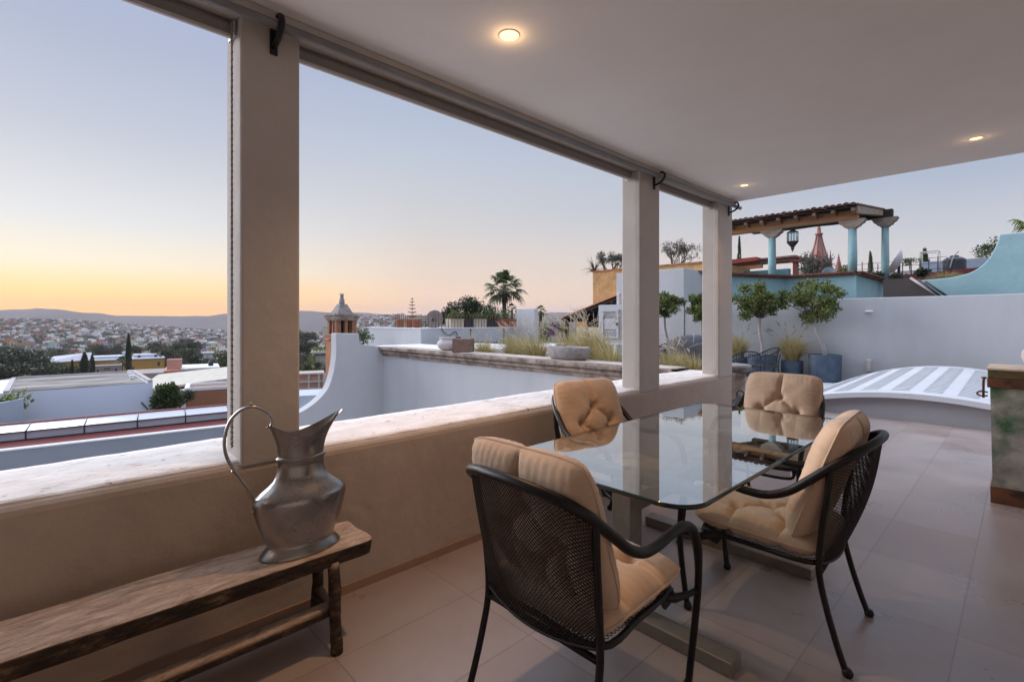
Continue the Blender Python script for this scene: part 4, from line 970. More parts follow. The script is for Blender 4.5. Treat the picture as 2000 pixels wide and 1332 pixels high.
for k in range(-5, 6):
    xc = VXC + .12 + k * .36; b = MB(); y = VY0 + .30
    while y < VY1 - .3:
        xa, xb = xc - .105, xc + .105
        if abs(xb - VXC) < VW - .15 and abs(xa - VXC) < VW - .15:
            P = [(xa, y), (xb, y), (xb, y + .044), (xa, y + .044)]
            b.add([(x, yy, zv(x, yy) + .0035) for x, yy in P], [(0, 1, 2, 3)])
        y += .145
    if b.f: b.build('vent_row', m_slot, t, fixn=False)

# ================================================================= POTS AND STANDARD TREES
def blue_pot(p, r, h, lab):
    b = MB(); b.lathe([(.001, 0), (r * .93, 0), (r * .97, .03), (r, h * .6), (r * 1.01, h - .02), (r * 1.0, h), (r * .93, h), (r * .91, h - .05), (.001, h - .06)], p, 40); b.jitter(.006, 4, p[0])
    o = b.build('blue_pot', m_blue, loc=p); tag(o, lab, 'pot', 'blue pots along the back wall'); return o
def standard(pot, h, r, off, crown_px_r, label, seed, pr=.3, ph=.55):
    rng = random.Random(seed); x, y, z = pot; n = []
    cxx, cyy, cz = off
    for k in range(34):
        d = Vector((rng.gauss(0, 1), rng.gauss(0, 1), rng.gauss(0, .8))).normalized() * crown_px_r * rng.uniform(.35, 1.0)
        n.append((cxx + d.x, cyy + d.y, cz + d.z * .78, crown_px_r * rng.uniform(.15, .38), .85))
    t = thing('standard_tree', (x, y, ph - .08), label, 'tree', 'round-headed trees in pots'); base = Vector((x, y, ph - .08)); b = MB(); e = Vector((x + cxx, y + cyy, ph - .08 + cz - crown_px_r * .62))
    P = catmull([base, base.lerp(e, .3) + Vector((.03, .01, 0)), base.lerp(e, .65) + Vector((-.02, 0, 0)), e], 5); b.tube(P, [.045 * (1 - .3 * i / len(P)) * (1 + .12 * mnoise.noise(q * 5)) for i, q in enumerate(P)], 10); b.build('trunk', m_bark, t)
    g = MB()
    for q in n[:22]: tp = Vector((x + q[0], y + q[1], ph - .08 + q[2])); g.tube(catmull([e - Vector((0, 0, .03)), e.lerp(tp, .5) + Vector((rng.uniform(-.06, .06), rng.uniform(-.06, .06), -.03)), tp], 4), [.016, .015, .014, .012, .010, .009, .008, .006, .004], 5)
    g.build('limbs', m_barkdark, t)
    c = MB(); leaves(c, [(x + q[0], y + q[1], ph - .08 + q[2], q[3], q[4]) for q in n], 5600, .066, rng, .55, .6); c.build('crown', m_leaf_topiary, t, fixn=False)
    return t
q1 = onZ(1487, 738, 0); q1.y = min(q1.y, 12.7); q2 = onZ(1547, 740, 0); q3 = onZ(1611, 745, 0)
q1 = Vector((q1.x, q1.y, 0)); q2.z = 0; q3.z = 0
blue_pot(q1, .31, .56, 'blue pot behind the dark outdoor chairs, holding the left-hand round tree')
blue_pot(q2, .235, .44, 'smaller middle blue pot holding the tall dry grass')
blue_pot(q3, .325, .62, 'blue pot nearest the vaulted skylight, holding the leaning round tree')
def crel(px, py, pot, ph): 
    D = pot.x * FX + pot.y * FY; w_ = atD(px, py, D); return (w_.x - pot.x, w_.y - pot.y, w_.z - (ph - .08))
standard(q1, 2, .6, crel(1484, 590, q1, .56), .60, 'round-headed potted tree with a straight pale trunk, behind the dark outdoor chairs', 21, ph=.56)
standard(q3, 2, .6, crel(1588, 583, q3, .62), .66, 'round-headed potted tree with a leaning pale trunk, right of the dry grass pot', 22, ph=.62)
grass('potted_grass', (q2.x, q2.y, .40), 'clump of tall dry grass growing in the middle blue pot', 900, .80, .55, 22, 23, None, w=.007, plen=.17, pm=m_plumedark)
q4 = onZ(1303, 745, 0); q4 = Vector((onY(1303, 700, 12.6).x, 12.6, 0)); q5 = Vector((onY(1372, 700, 12.6).x, 12.6, 0)); q6 = Vector((onY(1443, 700, 12.9).x, 12.9, 0))
blue_pot(q4, .3, .55, 'blue pot hidden behind the grass in the narrow opening'); blue_pot(q5, .3, .55, 'blue pot behind the covered grill'); blue_pot(q6, .24, .46, 'blue pot behind the outdoor table, holding pale grass')
standard(q4, 2, .6, crel(1298, 592, q4, .55), .50, 'round-headed potted tree seen beside the middle column', 24, ph=.55)
standard(q5, 2, .6, crel(1372, 597, q5, .55), .55, 'round-headed potted tree half hidden by the last column', 25, ph=.55)
grass('potted_grass', (q6.x, q6.y, .42), 'pale dry grass clump in a pot just right of the last column', 560, .75, .42, 8, 26, None, w=.007, pm=m_plumedark)

# ================================================================= OUTDOOR FURNITURE BEYOND THE WALL
m_wick = M('furniture_dark', (.022, .026, .036), .55, .1, var=.2, bump=0)
m_slate = M('table_slate', (.36, .35, .36), .7, var=.15, scale=5, bump=.1)
def otable(cx, cy, w, d, lab):
    t = thing('outdoor_table', (cx, cy, 0), lab, 'table'); b = MB(); b.box((cx, cy, .735), (w, d, .03)); b.build('tabletop', m_slate, t, bevel=.006)
    for sx_ in (-1, 1):
        for sy_ in (-1, 1): b = MB(); b.tube([(cx + sx_ * (w / 2 - .06), cy + sy_ * (d / 2 - .06), 0), (cx + sx_ * (w / 2 - .1), cy + sy_ * (d / 2 - .1), .72)], .02, 8); b.build('leg', m_wick, t)
    return t
T1 = onZ(1432, 672, .735); otable(T1.x, 11.2 if T1.y > 13 else T1.y, 1.7, .9, 'pale-topped outdoor table with dark tube chairs, right of the last column')
def tubchair(p, rz, lab):
    t = thing('tube_chair', p, lab, 'chair', 'dark tube chairs at the outdoor table', rz)
    def bl(mb, nm, m=m_wick): o = mb.build(nm, m); o.parent = t; return o
    b = MB(); b.box((0, .02, .44), (.46, .46, .03)); bl(b, 'seat')
    for s_ in (-1, 1):
        b = MB(); b.tube([(s_ * .24, .26, 0), (s_ * .22, .22, .44)], .012, 6); bl(b, 'leg'); b = MB(); b.tube(catmull([(s_ * .25, -.27, 0), (s_ * .23, -.22, .44), (s_ * .235, -.27, .70)], 4), .012, 6); bl(b, 'leg')
    b = MB(); b.tube(catmull([(-.27, .20, .62), (-.27, 0, .66), (-.24, -.22, .76), (-.12, -.31, .83), (0, -.33, .84), (.12, -.31, .83), (.24, -.22, .76), (.27, 0, .66), (.27, .20, .62)], 6), .014, 8); bl(b, 'arm_rail')
    b = MB()
    for k in range(15):
        a = -1 + 2 * k / 14; xx = .25 * a; yb_ = -.33 + .12 * a * a; b.tube([(xx * .9, -.20, .46), (xx, yb_ + .02, .66), (xx, yb_, .82 - .07 * a * a)], .0055, 4)
    for z_ in (.56, .68): b.tube(catmull([(-.24, -.21, z_), (-.12, -.28, z_), (0, -.30, z_), (.12, -.28, z_), (.24, -.21, z_)], 4), .005, 4)
    bl(b, 'back_weave'); return t
c1 = onZ(1452, 742, .0); c1 = onY(1452, 700, 9.4); tc1 = tubchair((c1.x, 9.4, 0), math.radians(35), 'dark tube chair nearest the last column at the outdoor table'); 
c2 = onY(1487, 700, 10.9); copy_tree(tc1, (c2.x, 10.9, 0), math.radians(75), 'dark tube chair standing in front of the left-hand blue pot')
c3 = onY(1303, 690, 10.6); copy_tree(tc1, (c3.x, 10.6, 0), math.radians(200), 'dark tube chair seen through the narrow opening beside the grass')
T2 = onY(1335, 690, 11.); otable(T2.x, 11.0, 1.5, .8, 'outdoor table seen through the narrow opening behind the grass')
g0 = onY(1362, 690, 9.8); t = thing('covered_grill', (g0.x, 9.8, 0), 'bulky grill under a dark draped cover in the narrow opening', 'grill')
b = MB()
for k in range(9):
    pass
prf = [(.50, 0), (.52, .2), (.50, .62), (.53, .80), (.50, .96), (.36, 1.06), (.14, 1.10), (.001, 1.11)]
b.lathe(prf, g0 * 1, 28, ax=1.25, ay=.62); 
for i, v in enumerate(b.v):
    q = Vector(v); w_ = .05 * mnoise.noise(q * 3.5) + .025 * math.sin(14 * math.atan2(q.y - g0.y, q.x - g0.x)) * max(0, 1 - q.z); b.v[i] = (q.x + w_, q.y + w_, q.z - g0.z + .04 * mnoise.noise(q * 2.2))
b.build('cover', M('cover_navy', (.035, .042, .065), .75, var=.5, scale=5, bump=.3, bscale=14, bdist=.03, dark=(.13, .10, .085), dscale=3, dthr=.58), t)
pd = onY(1440, 700, 7.2); t = thing('stone_pedestal', (pd.x, 7.2, 0), 'old turned stone pedestal standing just beyond the last column', 'pedestal')
b = MB(); b.lathe([(.001, 0), (.16, 0), (.165, .05), (.14, .08), (.12, .14), (.105, .3), (.10, .48), (.105, .58), (.12, .62), (.12, .66)], (pd.x, 7.2, 0), 24); b.jitter(.006, 10); b.build('shaft', m_stonedark, t)
b = MB(); b.lathe([(.12, .662), (.165, .70), (.185, .74), (.185, .765), (.15, .775), (.001, .775)], (pd.x, 7.2, 0), 24); b.jitter(.008, 9); b.build('top', m_stonegrey, t)
k0 = onY(1446, 780, 6.75); k0 = Vector((k0.x, 6.75, 0)); t = thing('black_pot', k0, 'black rounded metal pot with a small top handle behind the far chair', 'pot')
b = MB(); b.lathe([(.001, 0), (.10, 0), (.14, .06), (.155, .15), (.145, .24), (.10, .32), (.05, .36), (.04, .375), (.001, .375)], k0, 28); b.build('body', m_black, t)
b = MB(); b.tube(catmull([k0 + Vector((-.04, 0, .36)), k0 + Vector((-.045, 0, .43)), k0 + Vector((0, 0, .46)), k0 + Vector((.045, 0, .43)), k0 + Vector((.04, 0, .36))], 5), .010, 8); b.build('handle', m_darkgrey, t)

# ---- shutter cabinet
sa, sb = onY(1168, 596, 10.2), onY(1213, 664, 10.2); t = thing('shutter_cabinet', ((sa.x + sb.x) / 2, 10.3, 0), 'white plaster cabinet with a small louvred shutter door beside the middle column', 'cabinet')
b = MB(); x0, x1, z0, z1 = sa.x, sb.x + .35, sb.z - .9, sa.z
b.bb(x0, x1, 10.22, 10.7, z0, z1); b.build('case', m_white, t, bevel=.01)
dx0, dx1, dz0, dz1 = onY(1176, 605, 10.2).x, onY(1209, 605, 10.2).x, onY(1176, 660, 10.2).z, onY(1176, 605, 10.2).z
b = MB(); W_ = .055
b.bb(dx0, dx0 + W_, 10.17, 10.217, dz0, dz1); b.bb(dx1 - W_, dx1, 10.17, 10.217, dz0, dz1); b.bb(dx0 + W_, dx1 - W_, 10.172, 10.217, dz0, dz0 + W_); b.bb(dx0 + W_, dx1 - W_, 10.172, 10.217, dz1 - W_, dz1)
b.bb(dx0 + W_ + .015, dx1 - W_ - .015, 10.185, 10.217, dz0 + (dz1 - dz0) * .30, dz1 - (dz1 - dz0) * .30)
for zr0, zr1 in ((dz0 + W_ + .01, dz0 + (dz1 - dz0) * .27), (dz1 - (dz1 - dz0) * .27, dz1 - W_ - .01)):
    for k in range(4):
        z = zr0 + (zr1 - zr0) * (k + .5) / 4; b.box(((dx0 + dx1) / 2, 10.195, z), (dx1 - dx0 - 2 * W_ - .004, .028, .012), mat=Matrix.Rotation(math.radians(35), 3, 'X'))
b.build('shutter_door', m_white, t); b = MB(); b.bb(dx1 - .05, dx1 - .02, 10.13, 10.168, (dz0 + dz1) / 2 - .03, (dz0 + dz1) / 2 + .03); b.build('latch', m_darkgrey, t)
p = onY(1208, 590, 10.4); b = MB(); b.lathe([(.001, 0), (.05, 0), (.055, .05), (.04, .22), (.055, .28), (.02, .32), (.001, .33)], (p.x, 10.45, z1 + .002), 14); o = b.build('vent_pipe', m_claywhite, loc=(p.x, 10.45, z1)); tag(o, 'short pale vent pipe on top of the shutter cabinet', 'pipe')

# ---- orange wall house and its lean-to
oa, ob = onY(1158, 531, 17), onY(1400, 512, 17); t = thing('orange_house', ((oa.x + ob.x) / 2, 18, -3), 'rough ochre-orange house wall rising behind the shutter cabinet', 'house')
b = MB(); nn = 60
def ow(u, v): x = oa.x + (ob.x - oa.x) * u; return (x, 17 + .03 * mnoise.noise(Vector((x * 2, v * 6, 0))), -3 + (oa.z + 3 + .03 * mnoise.noise(Vector((x * 2, 0, 5)))) * v)
b.grid(ow, nn, 30, sm=True); b.bb(oa.x + .02, ob.x, 17.04, 20, -3, oa.z - .06); b.build('wall', m_orange, t)
b = MB(); b.bb(oa.x - .03, ob.x, 16.96, 17.3, oa.z - .03, oa.z + .035); b.jitter(.015, 5); b.build('wall_top', M('orange_cap', (.40, .18, .09), .9, var=.3, scale=8, bump=.4), t)
p = onY(1163, 530, 17.2); rgy = random.Random(31); g = MB()
for k in range(70):
    a = rgy.uniform(0, 2 * PI); el = rgy.uniform(-.5, 1.4); d = Vector((math.cos(a) * math.cos(el), math.sin(a) * math.cos(el), math.sin(el))); L = rgy.uniform(.35, .85); q0 = Vector((p.x, 17.15, oa.z + .06)); ribbon(g, [q0, q0 + d * L * .5, q0 + d * L + Vector((0, 0, -.25 * L * math.cos(el)))], .014, .002, d.orthogonal().normalized())
o = g.build('spiky_plant', m_leaf_grey, loc=(p.x, 17.15, oa.z), fixn=False); tag(o, 'spiky plant sprouting from the corner of the orange wall', 'plant')
la, lb = onY(1095, 622, 15.2), onY(1206, 580, 15.2); t = thing('lean_to', (la.x, 15.5, 0), 'dark lean-to with a sloping terracotta tiled roof in front of the orange wall', 'lean-to')
b = MB(); sl = (lb - la); 
def tiles(mb, a, c, dy0, dy1, rows):
    for k in range(rows):
        y0 = dy0 + (dy1 - dy0) * k / rows; y1 = dy0 + (dy1 - dy0) * (k + 1) / rows; r = (y1 - y0) / 2
        def f(u, v): an = PI * v; return Vector((a.x + (c.x - a.x) * u, (y0 + y1) / 2 - r * math.cos(an), a.z + (c.z - a.z) * u + r * .7 * math.sin(an) + .008 * math.floor(u * 8) % 2))
        mb.grid(f, 8, 6)
tiles(b, la, lb, 15.2, 16.9, 10); b.build('roof_tiles', m_terracotta, t, fixn=False)
b = MB(); un = Vector((-(sl.z), 0, sl.x)).normalized(); pts = [(la.x, la.z - .02), (lb.x, lb.z - .02), (lb.x, lb.z - .09), (la.x, la.z - .09)]; b.prism(pts, 'y', 15.22, 16.9); b.build('roof_board', m_wooddark, t)
for k in range(6):
    f = (k + .5) / 6; q = la.lerp(lb, f); b = MB(); b.bb(q.x - .04, q.x + .04, 15.15, 16.8, q.z - .2, q.z - .09); b.build('rafter', m_wooddark, t)
b = MB(); b.bb(la.x + .4, lb.x, 16.4, 16.6, -2, lb.z - .5); b.build('back_panel', m_wooddark, t)
for xx in (la.x + .25, lb.x - .15): b = MB(); b.bb(xx - .06, xx + .06, 15.25, 15.37, -2, la.z + (lb.z - la.z) * (xx - la.x) / (lb.x - la.x) - .1); b.build('post', m_wooddark, t)
ca, cb2 = onY(1126, 639, 12.6), onY(1167, 672, 12.6); b = MB(); b.bb(ca.x, cb2.x + .3, 12.6, 12.8, -.5, ca.z); o = b.build('cream_wall', M('plaster_cream', (.56, .49, .36), .85, var=.08), loc=(ca.x, 12.7, -.5), bevel=.01); tag(o, 'low cream garden wall under the lean-to roof', 'wall')
ra, rb = onY(1127, 605, 21), onY(1146, 605, 21); b = MB(); b.bb(ra.x, rb.x, 21, 21.5, -3, ra.z); o = b.build('chimney_stub', m_orange, loc=(ra.x, 21, -3)); tag(o, 'small orange chimney stub above the lean-to roof', 'chimney')

# ---- airy trees behind the orange wall
for i, (px, w_, h_, lab, sd) in enumerate([(1196, 45, 46, 'airy grey-green tree behind the orange wall, left of the middle column', 51), (1322, 48, 64, 'half-bare feathery tree behind the orange wall, between the far columns', 52)]):
    D = 30; p = atD(px, 540, D); rg = random.Random(sd); t = thing('airy_tree', (p.x, p.y, -3), lab, 'tree'); S = D / FPX; b = MB(); tips = []
    zb = EYE + (HYP - 545) * S
    b.tube([(p.x, p.y, -3), (p.x, p.y, zb)], .14, 8)
    for k in range(6): branch(b, Vector((p.x, p.y, zb - .2)), Vector((rg.gauss(0, .7), rg.gauss(0, .7), 1)).normalized(), h_ * S * .46, .06, 3, rg, tips, .55, .35)
    b.build('branches', m_barkdark, t, fixn=False); g = MB(); leaves(g, [(q.x, q.y, q.z, .20, 1) for q in tips], 2600, .085, rg, .45, .5); g.build('leaves', m_leaf_grey if i else m_leaf_olive, t, fixn=False)

# ================================================================= TURQUOISE HOUSE AND PERGOLA
PY = 18.0; tx1 = onY(1672, 536, PY).x; tx0 = onY(1533, 546, PY).x; tz = 2.80
A_ = onY(1332, 528, BY + .5); A_ = Vector((A_.x, BY + .5, 2.86))
t = thing('turquoise_house', (tx1, PY, -2), 'turquoise house walls edged with a brick cornice below the tiled pergola', 'house')
b = MB(); y_e = 22.7
b.add([(A_.x, A_.y, -1), (tx0, PY, -1), (tx1, PY, -1), (tx1, y_e, -1), (A_.x - 3, y_e, -1), (A_.x, A_.y, tz), (tx0, PY, tz), (tx1, PY, tz), (tx1, y_e, tz), (A_.x - 3, y_e, tz)], [(0, 1, 6, 5), (1, 2, 7, 6), (2, 3, 8, 7), (3, 4, 9, 8), (4, 0, 5, 9), (5, 6, 7, 8, 9)]); b.build('wall', m_turq, t)
b = MB(); path = [Vector((A_.x, A_.y, tz)), Vector((tx0, PY, tz)), Vector((tx1, PY, tz)), Vector((tx1, y_e, tz))]
m_brick = M('brick_cornice', (.22, .095, .07), .9, var=.4, scale=9, bump=.5, bscale=20, bdist=.02)
for (p0, p1) in zip(path, path[1:]):
    d = (p1 - p0).normalized(); nrm_ = Vector((d.y, -d.x, 0)); L = (p1 - p0).length; k = 0.
    while k < L - .05:
        q = p0 + d * (k + .11); rz = math.atan2(d.y, d.x); b.box(q + nrm_ * .03 + Vector((0, 0, .085)), (.205, .30, .05), rz); k += .22
    mid = (p0 + p1) / 2; b.box(mid + nrm_ * .0 + Vector((0, 0, .03)), (L, .22, .055), math.atan2(d.y, d.x))
b.jitter(.006, 6); b.build('brick_cornice', m_brick, t)
b = MB(); b.bb(A_.x - 1.4, tx0 - .3, 19.4, 19.6, tz, onY(1470, 530, 19.5).z); b.build('upper_wall', M('plaster_bluegreen', (.12, .26, .31), .85, var=.1, scale=2), t)

t = thing('pergola', (tx1 - 2, PY + 2, tz), 'rustic timber pergola with a tiled roof and turquoise columns on the turquoise house', 'pergola')
cz0, cz1 = tz + .11, onY(1665, 447, PY).z
RXc, RYc = -3.42, 21.6
def pcol(x, y, z0, z1, r):
    b = MB(); b.lathe([(r * 1.02, 0), (r * 1.06, (z1 - z0) * .35), (r * .92, z1 - z0)], (x, y, z0), 24); b.build('column', M('column_turquoise', (.29, .45, .48), .8, var=.1, scale=3, bump=.15), t)
def capital(x, y, z, w, h, th):
    pr_ = [(-.18, 0), (.18, 0), (.22, .06), (.30, .07), (.36, .16), (.46, .20), (.52, .30), (.56, .34), (.5, .38), (-.5, .38), (-.56, .34), (-.52, .30), (-.46, .20), (-.36, .16), (-.30, .07), (-.22, .06)]
    b = MB(); b.prism([(x + a * w, z + c * h) for a, c in pr_], 'y', y - th / 2, y + th / 2); b.jitter(.012, 5); b.build('capital', m_woodgrey, t, bevel=.01)
zbm = onY(1672, 429, PY).z; zbt = onY(1672, 411, PY).z
for x in (onY(1665, 500, PY).x, onY(1508, 500, PY).x):
    pcol(x, PY, cz0 if x > tx0 - .2 else tz, cz1, .118); capital(x, PY, cz1, .66, (zbm - cz1) / .38, .24)
rz1 = 4.72; pcol(RXc, RYc, 2.75, rz1, .115); capital(RXc, RYc, rz1, .70, .86, .26)
b = MB(); xb0 = onY(1398, 450, PY).x
def beam(x, y0, y1, z0, z1, name, m):
    b = MB(); N = 60
    def f(u, v):
        xx = x[0] + (x[1] - x[0]) * u; P = [(y0, z0), (y1, z0), (y1, z1), (y0, z1), (y0, z0)]; k = v * 4 * .99999; i = int(k); q = k - i
        n = mnoise.noise_vector(Vector((xx * 1.2, P[i][0] * 3, P[i][1] * 3))) * .018
        return (xx, P[i][0] * (1 - q) + P[i + 1][0] * q + n.y, P[i][1] * (1 - q) + P[i + 1][1] * q + n.z)
    b.grid(f, N, 16, sm=False)
    for X in x: b.add([(X, y0, z0), (X, y1, z0), (X, y1, z1), (X, y0, z1)], [(0, 1, 2, 3)])
    return b.build(name, m, t)
beam((xb0, tx1 + .05), PY - .14, PY + .14, zbm, zbt, 'front_beam', m_woodbeam)
beam((xb0, RXc + .22), RYc - .14, RYc + .14, 5.04, 5.32, 'rear_beam', m_wooddark)
# roof: boards, rafters, tiles, gable board; rises towards the rear
ye0, ye1 = PY - .55, RYc + .7; ze0 = onY(1672, 398, ye0).z; zr = lambda y: ze0 + (y - ye0) * .118
b = MB(); xr = tx1 + .12; b.add([(xb0, ye0 + .1, zr(ye0 + .1) - .09), (xr - .05, ye0 + .1, zr(ye0 + .1) - .09), (xr - .05, ye1, zr(ye1) - .09), (xb0, ye1, zr(ye1) - .09), (xb0, ye0 + .1, zr(ye0 + .1) - .04), (xr - .05, ye0 + .1, zr(ye0 + .1) - .04), (xr - .05, ye1, zr(ye1) - .04), (xb0, ye1, zr(ye1) - .04)], [(0, 1, 2, 3), (7, 6, 5, 4), (0, 1, 5, 4), (1, 2, 6, 5), (2, 3, 7, 6), (3, 0, 4, 7)]); b.build('roof_boards', m_wooddark, t)
k = 0; x = xb0 + .2
while x < xr - .1:
    b = MB(); ya_ = ye0 + .06
    pr2 = [(ya_, zr(ya_) - .10), (ya_ + .02, zr(ya_) - .19), (ya_ + .10, zr(ya_) - .22), (ya_ + .13, zr(ya_) - .27), (ya_ + .30, zr(ya_ + .3) - .27), (ye1 - .2, zr(ye1 - .2) - .25), (ye1 - .2, zr(ye1 - .2) - .095), (ya_ + .3, zr(ya_ + .3) - .095)]
    b.prism(pr2, 'x', x - .05, x + .05); b.build('rafter', M('rafter_wood', (.22, .12, .075), .9, var=.35, scale=5, bump=.3) if k == 0 else bpy.data.materials['rafter_wood'], t); x += .52; k += 1
b = MB(); f0 = lambda x, dz, an: (x - .49 * W_ * math.cos(an), ye0 + .02, zr(ye0) + .003 + .49 * W_ * .75 * math.sin(an) + dz)
rows = int((xr - xb0) / .17); W_ = (xr - xb0) / rows
for k in range(rows):
    x = xb0 + (k + .5) * W_; dz = .012 * math.sin(k * 3.7)
    for j in range(10):
        ya_, yb_ = ye0 + (ye1 - ye0) * j / 10 - .03, ye0 + (ye1 - ye0) * (j + 1) / 10
        def f(u, v, x=x, ya_=ya_, yb_=yb_, dz=dz): an = PI * v; y = ya_ + (yb_ - ya_) * u; r = .5 * W_ * (1.02 - .12 * u); return Vector((x - r * math.cos(an), y, zr(y) + .035 * (1 - u) - .03 + r * .75 * math.sin(an) + dz))
        b.grid(f, 1, 6)
    q = [f0(x, dz, an) for an in (0, .6, 1.2, PI / 2, 1.94, 2.54, PI)]; o9 = len(b.v); b.v += q; b.face([o9 + i for i in range(7)])
b.build('roof_tiles', m_tile, t, fixn=False)
b = MB(); b.prism([(ye0 + .2, zr(ye0 + .2) - .28), (ye1 - .35, zr(ye1 - .35) - .22), (ye1 - .35, zr(ye1 - .35) - .05), (ye0 + .2, zr(ye0 + .2) - .05)], 'x', xr - .05, xr - .005); b.build('gable_board', m_woodgrey, t)
# lantern under the beam
lx = onY(1548, 460, PY).x; t = thing('lantern', (lx, PY, zbm - 1), 'hanging glass and metal lantern with a pointed bottom under the pergola beam', 'lantern')
lz0, lz1 = onY(1548, 490, PY).z, onY(1548, 453, PY).z; m_lm = M('lantern_metal', (.07, .055, .05), .5, .5, bump=0); n6 = 6; lr = .165
b = MB(); b.lathe([(.015, lz0 - .0), (.05, lz0 + .05), (.055, lz0 + .12), (.12, lz0 + .20), (lr * 1.12, lz0 + .29), (lr * 1.12, lz0 + .31)], (lx, PY, 0), 6, sm=False); b.lathe([(lr * 1.1, lz1 - .02), (.06, lz1 + .06), (.02, zbm)], (lx, PY, 0), 6, sm=False)
for k in range(6): a = 2 * PI * k / 6; b.tube([(lx + lr * math.cos(a), PY + lr * math.sin(a), lz0 + .3), (lx + lr * math.cos(a), PY + lr * math.sin(a), lz1)], .012, 6)
b.tube([(lx, PY, lz0), (lx, PY, lz0 - .03)], .02, 6); b.build('frame', m_lm, t)
b = MB(); b.lathe([(lr * .96, lz0 + .3), (lr * .96, lz1)], (lx, PY, 0), 6, cap=False, sm=False); b.build('glass_panes', m_pane, t, fixn=False)

# ---- brown slanted stair wall, rail, big curved turquoise wall on the right
SY = 16.2; t = thing('stair_wall', (onY(1780, 560, SY).x, SY, -1), 'dark brown-grey stair wall sloping down behind the white back wall', 'wall')
pts = [onY(x, y, SY) for x, y in ((1725, 600), (1725, 547), (1778, 543), (1836, 580), (1862, 600))]; b = MB(); b.prism([(p.x, p.z) for p in pts], 'y', SY, SY + .3); b.build('wall_face', m_browngrey, t)
b = MB(); e0, e1 = onY(1778, 543, SY - .02), onY(1850, 589, SY - .02); b.tube([e0, e1], .03, 6); b.build('edge_trim', M('trim_grey', (.45, .42, .40), .7, bump=0), t)
t = thing('stair_rail', (onY(1820, 560, SY - .4).x, SY - .4, 0), 'pair of thin dark sloping handrails beside the brown stair wall', 'handrail')
for (x0, y0_, x1, y1_) in ((1792, 546, 1850, 588), (1807, 550, 1862, 587)):
    b = MB(); b.tube([onY(x0, y0_, SY - .4), onY(x1, y1_, SY - .4)], .028, 6); b.build('rail', m_darkgrey, t)
CYY = 17.0; cpts = [(2300, 458), (1952, 458), (1949, 470), (1941, 489), (1930, 507), (1914, 522), (1894, 533), (1868, 540), (1840, 544), (1795, 548)]
sp = catmull([onY(x, y, CYY) for x, y in cpts[1:]], 4); out = [(onY(2300, 455, CYY).x, sp[0].z)] + [(p.x, p.z) for p in sp] + [(sp[-1].x, -1), (onY(2300, 455, CYY).x, -1)]
b = MB(); b.prism(out, 'y', CYY, CYY + .35); o = b.build('curved_turquoise_wall', m_turq, loc=(sp[0].x, CYY, -1), bevel=.02); tag(o, 'big turquoise wall with a concave swooping top at the right edge', 'wall')
# red wall and roof terrace behind
ra, rb = onY(1720, 541, 24), onY(1945, 519, 24); t = thing('red_wall', (ra.x, 24, -1), 'dark red roof terrace wall behind the pergola and the grasses', 'wall')
b = MB(); b.prism([(ra.x - 3, -1), (ra.x - 3, ra.z), (ra.x, ra.z), (onY(1830, 531, 24).x, onY(1830, 531, 24).z), (rb.x, rb.z), (rb.x + 2, rb.z), (rb.x + 2, -1)], 'y', 24, 24.3); b.build('wall_face', m_redwall, t)
b = MB(); b.bb(onY(1685, 543, 25.5).x, onY(1790, 530, 25.5).x, 25.5, 26, 0, onY(1740, 531, 25.5).z); b.build('white_coping', m_whitetop, t)
b = MB(); b.bb(onY(1800, 520, 27).x, onY(1935, 500, 27).x, 27, 30, 0, onY(1860, 508, 27).z); o = b.build('grey_roof', M('roof_bluegrey', (.30, .36, .46), .7, var=.1), loc=(onY(1860, 500, 27).x, 28, 0)); tag(o, 'low blue-grey roof block behind the black water tank', 'roof')
tk = onY(1864, 515, 25.6); tz0 = onY(1864, 515, 25.6).z; rT = (onY(1888, 500, 25.6).x - onY(1841, 500, 25.6).x) / 2 * 1.02; hT = onY(1864, 493, 25.6).z - tz0
t = thing('water_tank', (tk.x, 25.6, tz0), 'black ribbed plastic water tank with a domed lid on the red roof terrace', 'water tank')
b = MB(); prt = [(rT * .97, 0)]
for k in range(6): prt += [(rT, hT * (k + .2) / 6), (rT, hT * (k + .7) / 6), (rT * .965, hT * (k + .85) / 6), (rT * .965, hT * (k + .98) / 6)]
prt += [(rT * .9, hT * 1.08), (rT * .62, hT * 1.22), (rT * .4, hT * 1.27), (rT * .36, hT * 1.28)]
b.lathe(prt, (tk.x, 25.6, tz0 - .3), 28); b.build('body', M('tank_black', (.05, .055, .075), .35, var=.2, bump=0), t); b = MB(); b.lathe([(rT * .38, hT * 1.28), (rT * .38, hT * 1.37), (rT * .1, hT * 1.42), (.001, hT * 1.42)], (tk.x, 25.6, tz0 - .3), 20); b.build('lid', m_black, t)
b = MB(); b.tube(catmull([(tk.x - .1, 25.6 - rT, tz0 - .2), (tk.x, 25.6 - rT * 1.02, tz0 + hT * .5), (tk.x + .15, 25.6 - rT * .9, tz0 + hT)], 5), .02, 6); b.build('pipe', m_claywhite, t)
dd = onY(1749, 515, 24.6); t = thing('satellite_dish', (dd.x, 24.6, dd.z - .5), 'large pale satellite dish seen edge-on beside the right pergola column', 'satellite dish')
b = MB(); b.lathe([(.001, -.16), (.3, -.13), (.55, -.03), (.70, .08), (.705, .095), (.69, .10), (.54, -.005), (.001, -.13)], (0, 0, 0), 40, cap=False); b.xform(Matrix.Translation(dd) @ Vector((-.80, -.12, .42)).to_track_quat('Z', 'Y').to_matrix().to_4x4() @ Matrix.Diagonal((1.15, .8, 1, 1))); b.build('reflector', M('dish_pale', (.75, .72, .74), .5, bump=0), t, fixn=False)
b = MB(); b.tube([dd + Vector((.1, .05, 0)), dd + Vector((.1, .05, -1.))], .05, 8); b.build('post', m_darkgrey, t)
